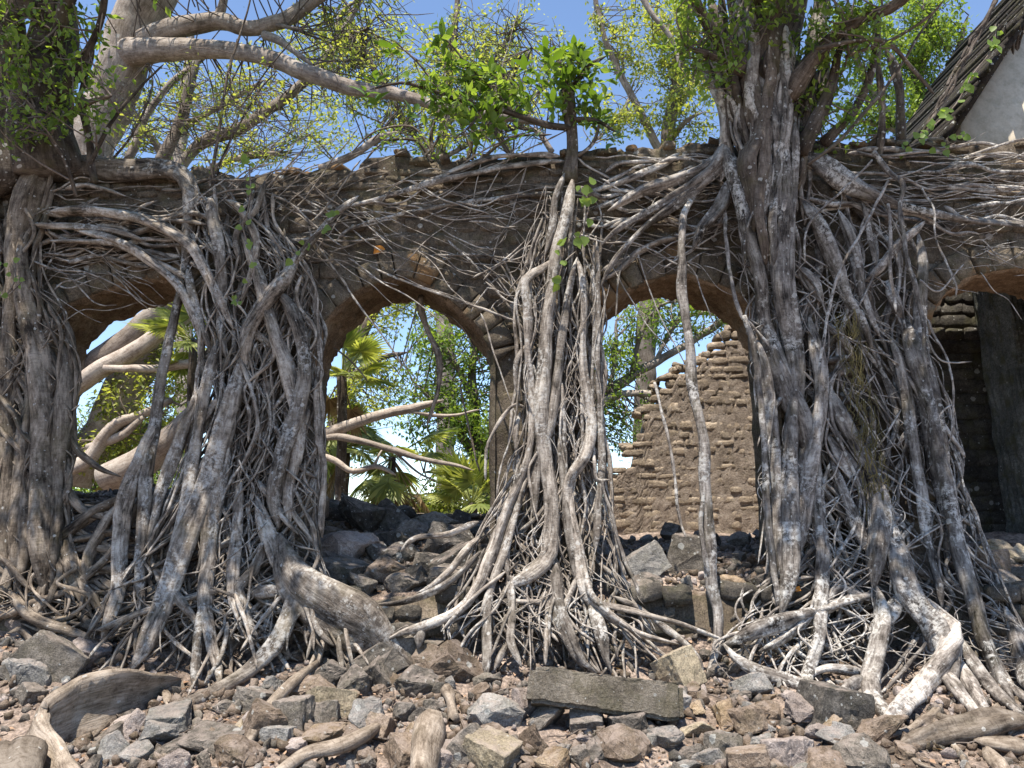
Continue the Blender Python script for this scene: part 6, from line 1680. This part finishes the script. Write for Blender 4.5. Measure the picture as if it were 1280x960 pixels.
# small broken stones nobody would count, dust-sized chips and dry leaves
def chips():
    rng = np.random.default_rng(301)
    ico = np.array([(1, 0, -.6), (-.5, .87, -.5), (-.5, -.87, -.6), (.1, .1, .7), (.7, .6, .2), (-.8, .1, .3), (.5, -.8, .25)])
    hull = bmesh.new()
    for p in ico: hull.verts.new(p)
    bmesh.ops.convex_hull(hull, input=hull.verts[:]); hull.verts.ensure_lookup_table(); hull.faces.ensure_lookup_table()
    for i, v in enumerate(hull.verts): v.index = i
    BV = np.array([v.co for v in hull.verts]); BF = np.array([[v.index for v in f.verts] for f in hull.faces]); hull.free()
    for cname, color, n, smin, smax, sd in (('stone_chips', 'pinkish', 6500, .008, .04, 1), ('dark_stone_chips', 'dark grey', 3600, .010, .06, 2), ('brown_stone_chips', 'brown', 6500, .010, .07, 3)):
        r = np.random.default_rng(sd)
        x = r.uniform(-5.4, 5.8, n); y = 4.6 + (9.6 - 4.6) * r.uniform(0, 1, n) ** 1.3
        dens = vnoise(x, y, 1.9) + r.normal(0, .4, n) > -0.3
        x, y = x[dens], y[dens]; n = len(x)
        s = smin + (smax - smin) * r.uniform(0, 1, n) ** 2.5
        A = rand_dirs(n, r); B = np.cross(A, rand_dirs(n, r)); B /= np.linalg.norm(B, axis=1, keepdims=True); Cc = np.cross(A, B)
        Rm = np.stack([A, B, Cc], 2) * (s[:, None, None] * r.uniform(.6, 1.3, (n, 1, 3)))
        V = np.einsum('nij,kj->nki', Rm, BV) + np.stack([x, y, hgt(x, y) + s * 0.4], -1)[:, None, :]
        F = BF[None] + (np.arange(n) * len(BV))[:, None, None]
        o = link(cname, mesh_np(cname, V.reshape(-1, 3), F.reshape(-1, 3), False), None, ROCKS[color], 'stuff')
        tag(o, {'pinkish': 'pinkish stone chips strewn over the pale soil', 'dark grey': 'dark grey stone chips strewn over the slope', 'brown': 'brown stone chips strewn over the slope'}[color], 'stone chips')
    # broken stones too small and too many to pick apart
    def lump(seed):
        r = np.random.default_rng(seed); bm = bmesh.new()
        for _ in range(11):
            d = r.normal(size=3); d /= np.linalg.norm(d); bm.verts.new(d * np.array([.55, .45, .38]) * r.uniform(.75, 1.1))
        bmesh.ops.convex_hull(bm, input=bm.verts[:])
        for v in [v for v in bm.verts if not v.link_faces]: bm.verts.remove(v)
        bmesh.ops.bevel(bm, geom=bm.edges[:], offset=.03, segments=1, affect='EDGES', clamp_overlap=True)
        bmesh.ops.triangulate(bm, faces=bm.faces[:])
        for i, v in enumerate(bm.verts): v.index = i
        o_ = np.array([v.co for v in bm.verts]), np.array([[v.index for v in f.verts] for f in bm.faces]); bm.free(); return o_
    lumps = [lump(900 + q) for q in range(10)]
    for color, n, sd in (('dark grey', 520, 11), ('brown', 480, 12), ('pale grey', 330, 13), ('blackish', 300, 14), ('pinkish', 220, 15)):
        r = np.random.default_rng(sd); VV, FF, k = [], [], 0
        for _ in range(n):
            x = r.uniform(-5.3, 5.7); y = 4.7 + 5.0 * r.uniform() ** (1.5 if color != 'blackish' else .7)
            sz = r.uniform(.05, .15) * (0.75 if y < 5.2 else 1)
            V, F = lumps[r.integers(10)]
            A = rand_dirs(1, r)[0]; B = np.cross(A, rand_dirs(1, r)[0]); B /= np.linalg.norm(B); Cx = np.cross(A, B)
            Rr = np.stack([A, B, Cx], 1) * sz
            VV.append(V @ Rr.T + np.array([x, y, float(hgt(x, y)) + sz * r.uniform(.0, .3)])); FF.append(F + k); k += len(V)
        nm = color.replace(' ', '_') + '_broken_stones'
        o = link(nm, mesh_np(nm, np.vstack(VV), np.vstack(FF), False), None, ROCKS[color], 'stuff')
        tag(o, f'{color} fist-sized broken stones filling gaps all over the rubble slope', 'broken stones')
    lt = Bag(); n = 5200
    x = rng.uniform(-5.4, 5.8, n); y = 4.7 + 5.0 * rng.uniform(0, 1, n) ** 1.2
    m = vnoise(x + 5, y, 1.2) + rng.normal(0, .5, n) > -0.1; x, y = x[m], y[m]; n = len(x)
    C = np.stack([x, y, hgt(x, y) + rng.uniform(0.004, 0.03, n)], -1)
    D = rand_dirs(n, rng); D[:, 2] *= 0.3; Nn = rand_dirs(n, rng) * 0.5; Nn[:, 2] += 1
    ln = rng.uniform(.025, .075, n)
    V, F = leaf_arrays(C, D, Nn, ln, ln * .5); lt.add(V, F)
    o = lt.build('leaf_litter', None, M['litter'], 'stuff', False); tag(o, 'dry brown fallen leaves scattered between the stones', 'leaf litter')
    tw = Bag()
    for k in range(420):
        xx = rng.uniform(-5.2, 5.6); yy = rng.uniform(5.0, 9.0); a = rng.uniform(0, 6.28); l = rng.uniform(.08, .5)
        t = np.linspace(-.5, .5, 6); px_ = xx + np.cos(a) * l * t + rng.normal(0, .006, 6); py_ = yy + np.sin(a) * l * t + rng.normal(0, .006, 6)
        Pq = np.stack([px_, py_, hgt(px_, py_) + 0.015 + rng.uniform(0, .04)], -1)
        V, F, A = tube_arrays(Pq, np.full(6, rng.uniform(.002, .006)), 4, 0, rng, closed=False); tw.add(V, F, A)
    o = tw.build('fallen_twigs', None, M['twig'], 'stuff'); tag(o, 'thin dry twigs scattered over the rubble', 'twigs')
chips()

# loose wood on the rubble
def stick(name, label, pts, mat, cat='stick', lump=0.12):
    rng = np.random.default_rng(int(abs(pts[0][0]) * 7 + 1))
    C = []
    for x, y, r, up in pts:
        Y = ground_hit(x, y + r) or 6.0
        p = P(x, y, Y); p[2] = float(hgt(p[0], p[1])) + up + r * pxm(Y) * .6; C.append([*p, r * pxm(Y)])
    Q = crom(np.array(C), .03)
    V, F, A = tube_arrays(Q[:, :3] + wob(len(Q), 1, .004, rng), Q[:, 3], 9, lump, rng)
    o = link(name, mesh_np(name, V, F, True, A), None, mat); tag(o, label, cat)
stick('log', 'short grey lichened log lying on the stones at the left edge', [(-20, 778, 8, .12), (20, 782, 8, .12), (54, 786, 7, .12)], M['bark_big'], 'log')
stick('dead_root', 'dry brown dead root lying below the fat pale root bulge', [(352, 832, 3, .05), (392, 815, 4, .08), (430, 802, 4.5, .10), (472, 795, 5, .10)], M['bark_tan'], 'root')
stick('dead_root', 'straight pale stick lying below the dry brown dead root', [(416, 838, 2.5, .03), (446, 838, 3, .04), (480, 838, 3, .03)], M['bark_tan'], 'stick')
stick('dead_root', 'long tan root slanting down the front rubble beside the grey upright block', [(395, 842, 4, .08), (370, 865, 6, .10), (340, 895, 8, .10), (318, 922, 7, .06), (305, 945, 4, .02)], M['bark_tan'], 'root')
stick('surface_root', 'low ridge-like tan root crossing the bottom front of the rubble', [(340, 975, 7, .02), (380, 952, 8, .05), (420, 945, 9, .06), (452, 935, 9, .08), (470, 918, 7, .05)], M['bark_tan'], 'root')
stick('root_stump', 'broken tan root stump poking up at the bottom front centre', [(528, 985, 22, .0), (532, 950, 19, .06), (536, 925, 16, .08), (540, 900, 10, .03)], M['bark_tan'], 'root', .22)
stick('root_stump', 'thin upright tan root end rising behind the broken root stump', [(556, 865, 6, .02), (564, 885, 7, .06), (568, 905, 8, .02)], M['bark_tan'], 'root', .2)
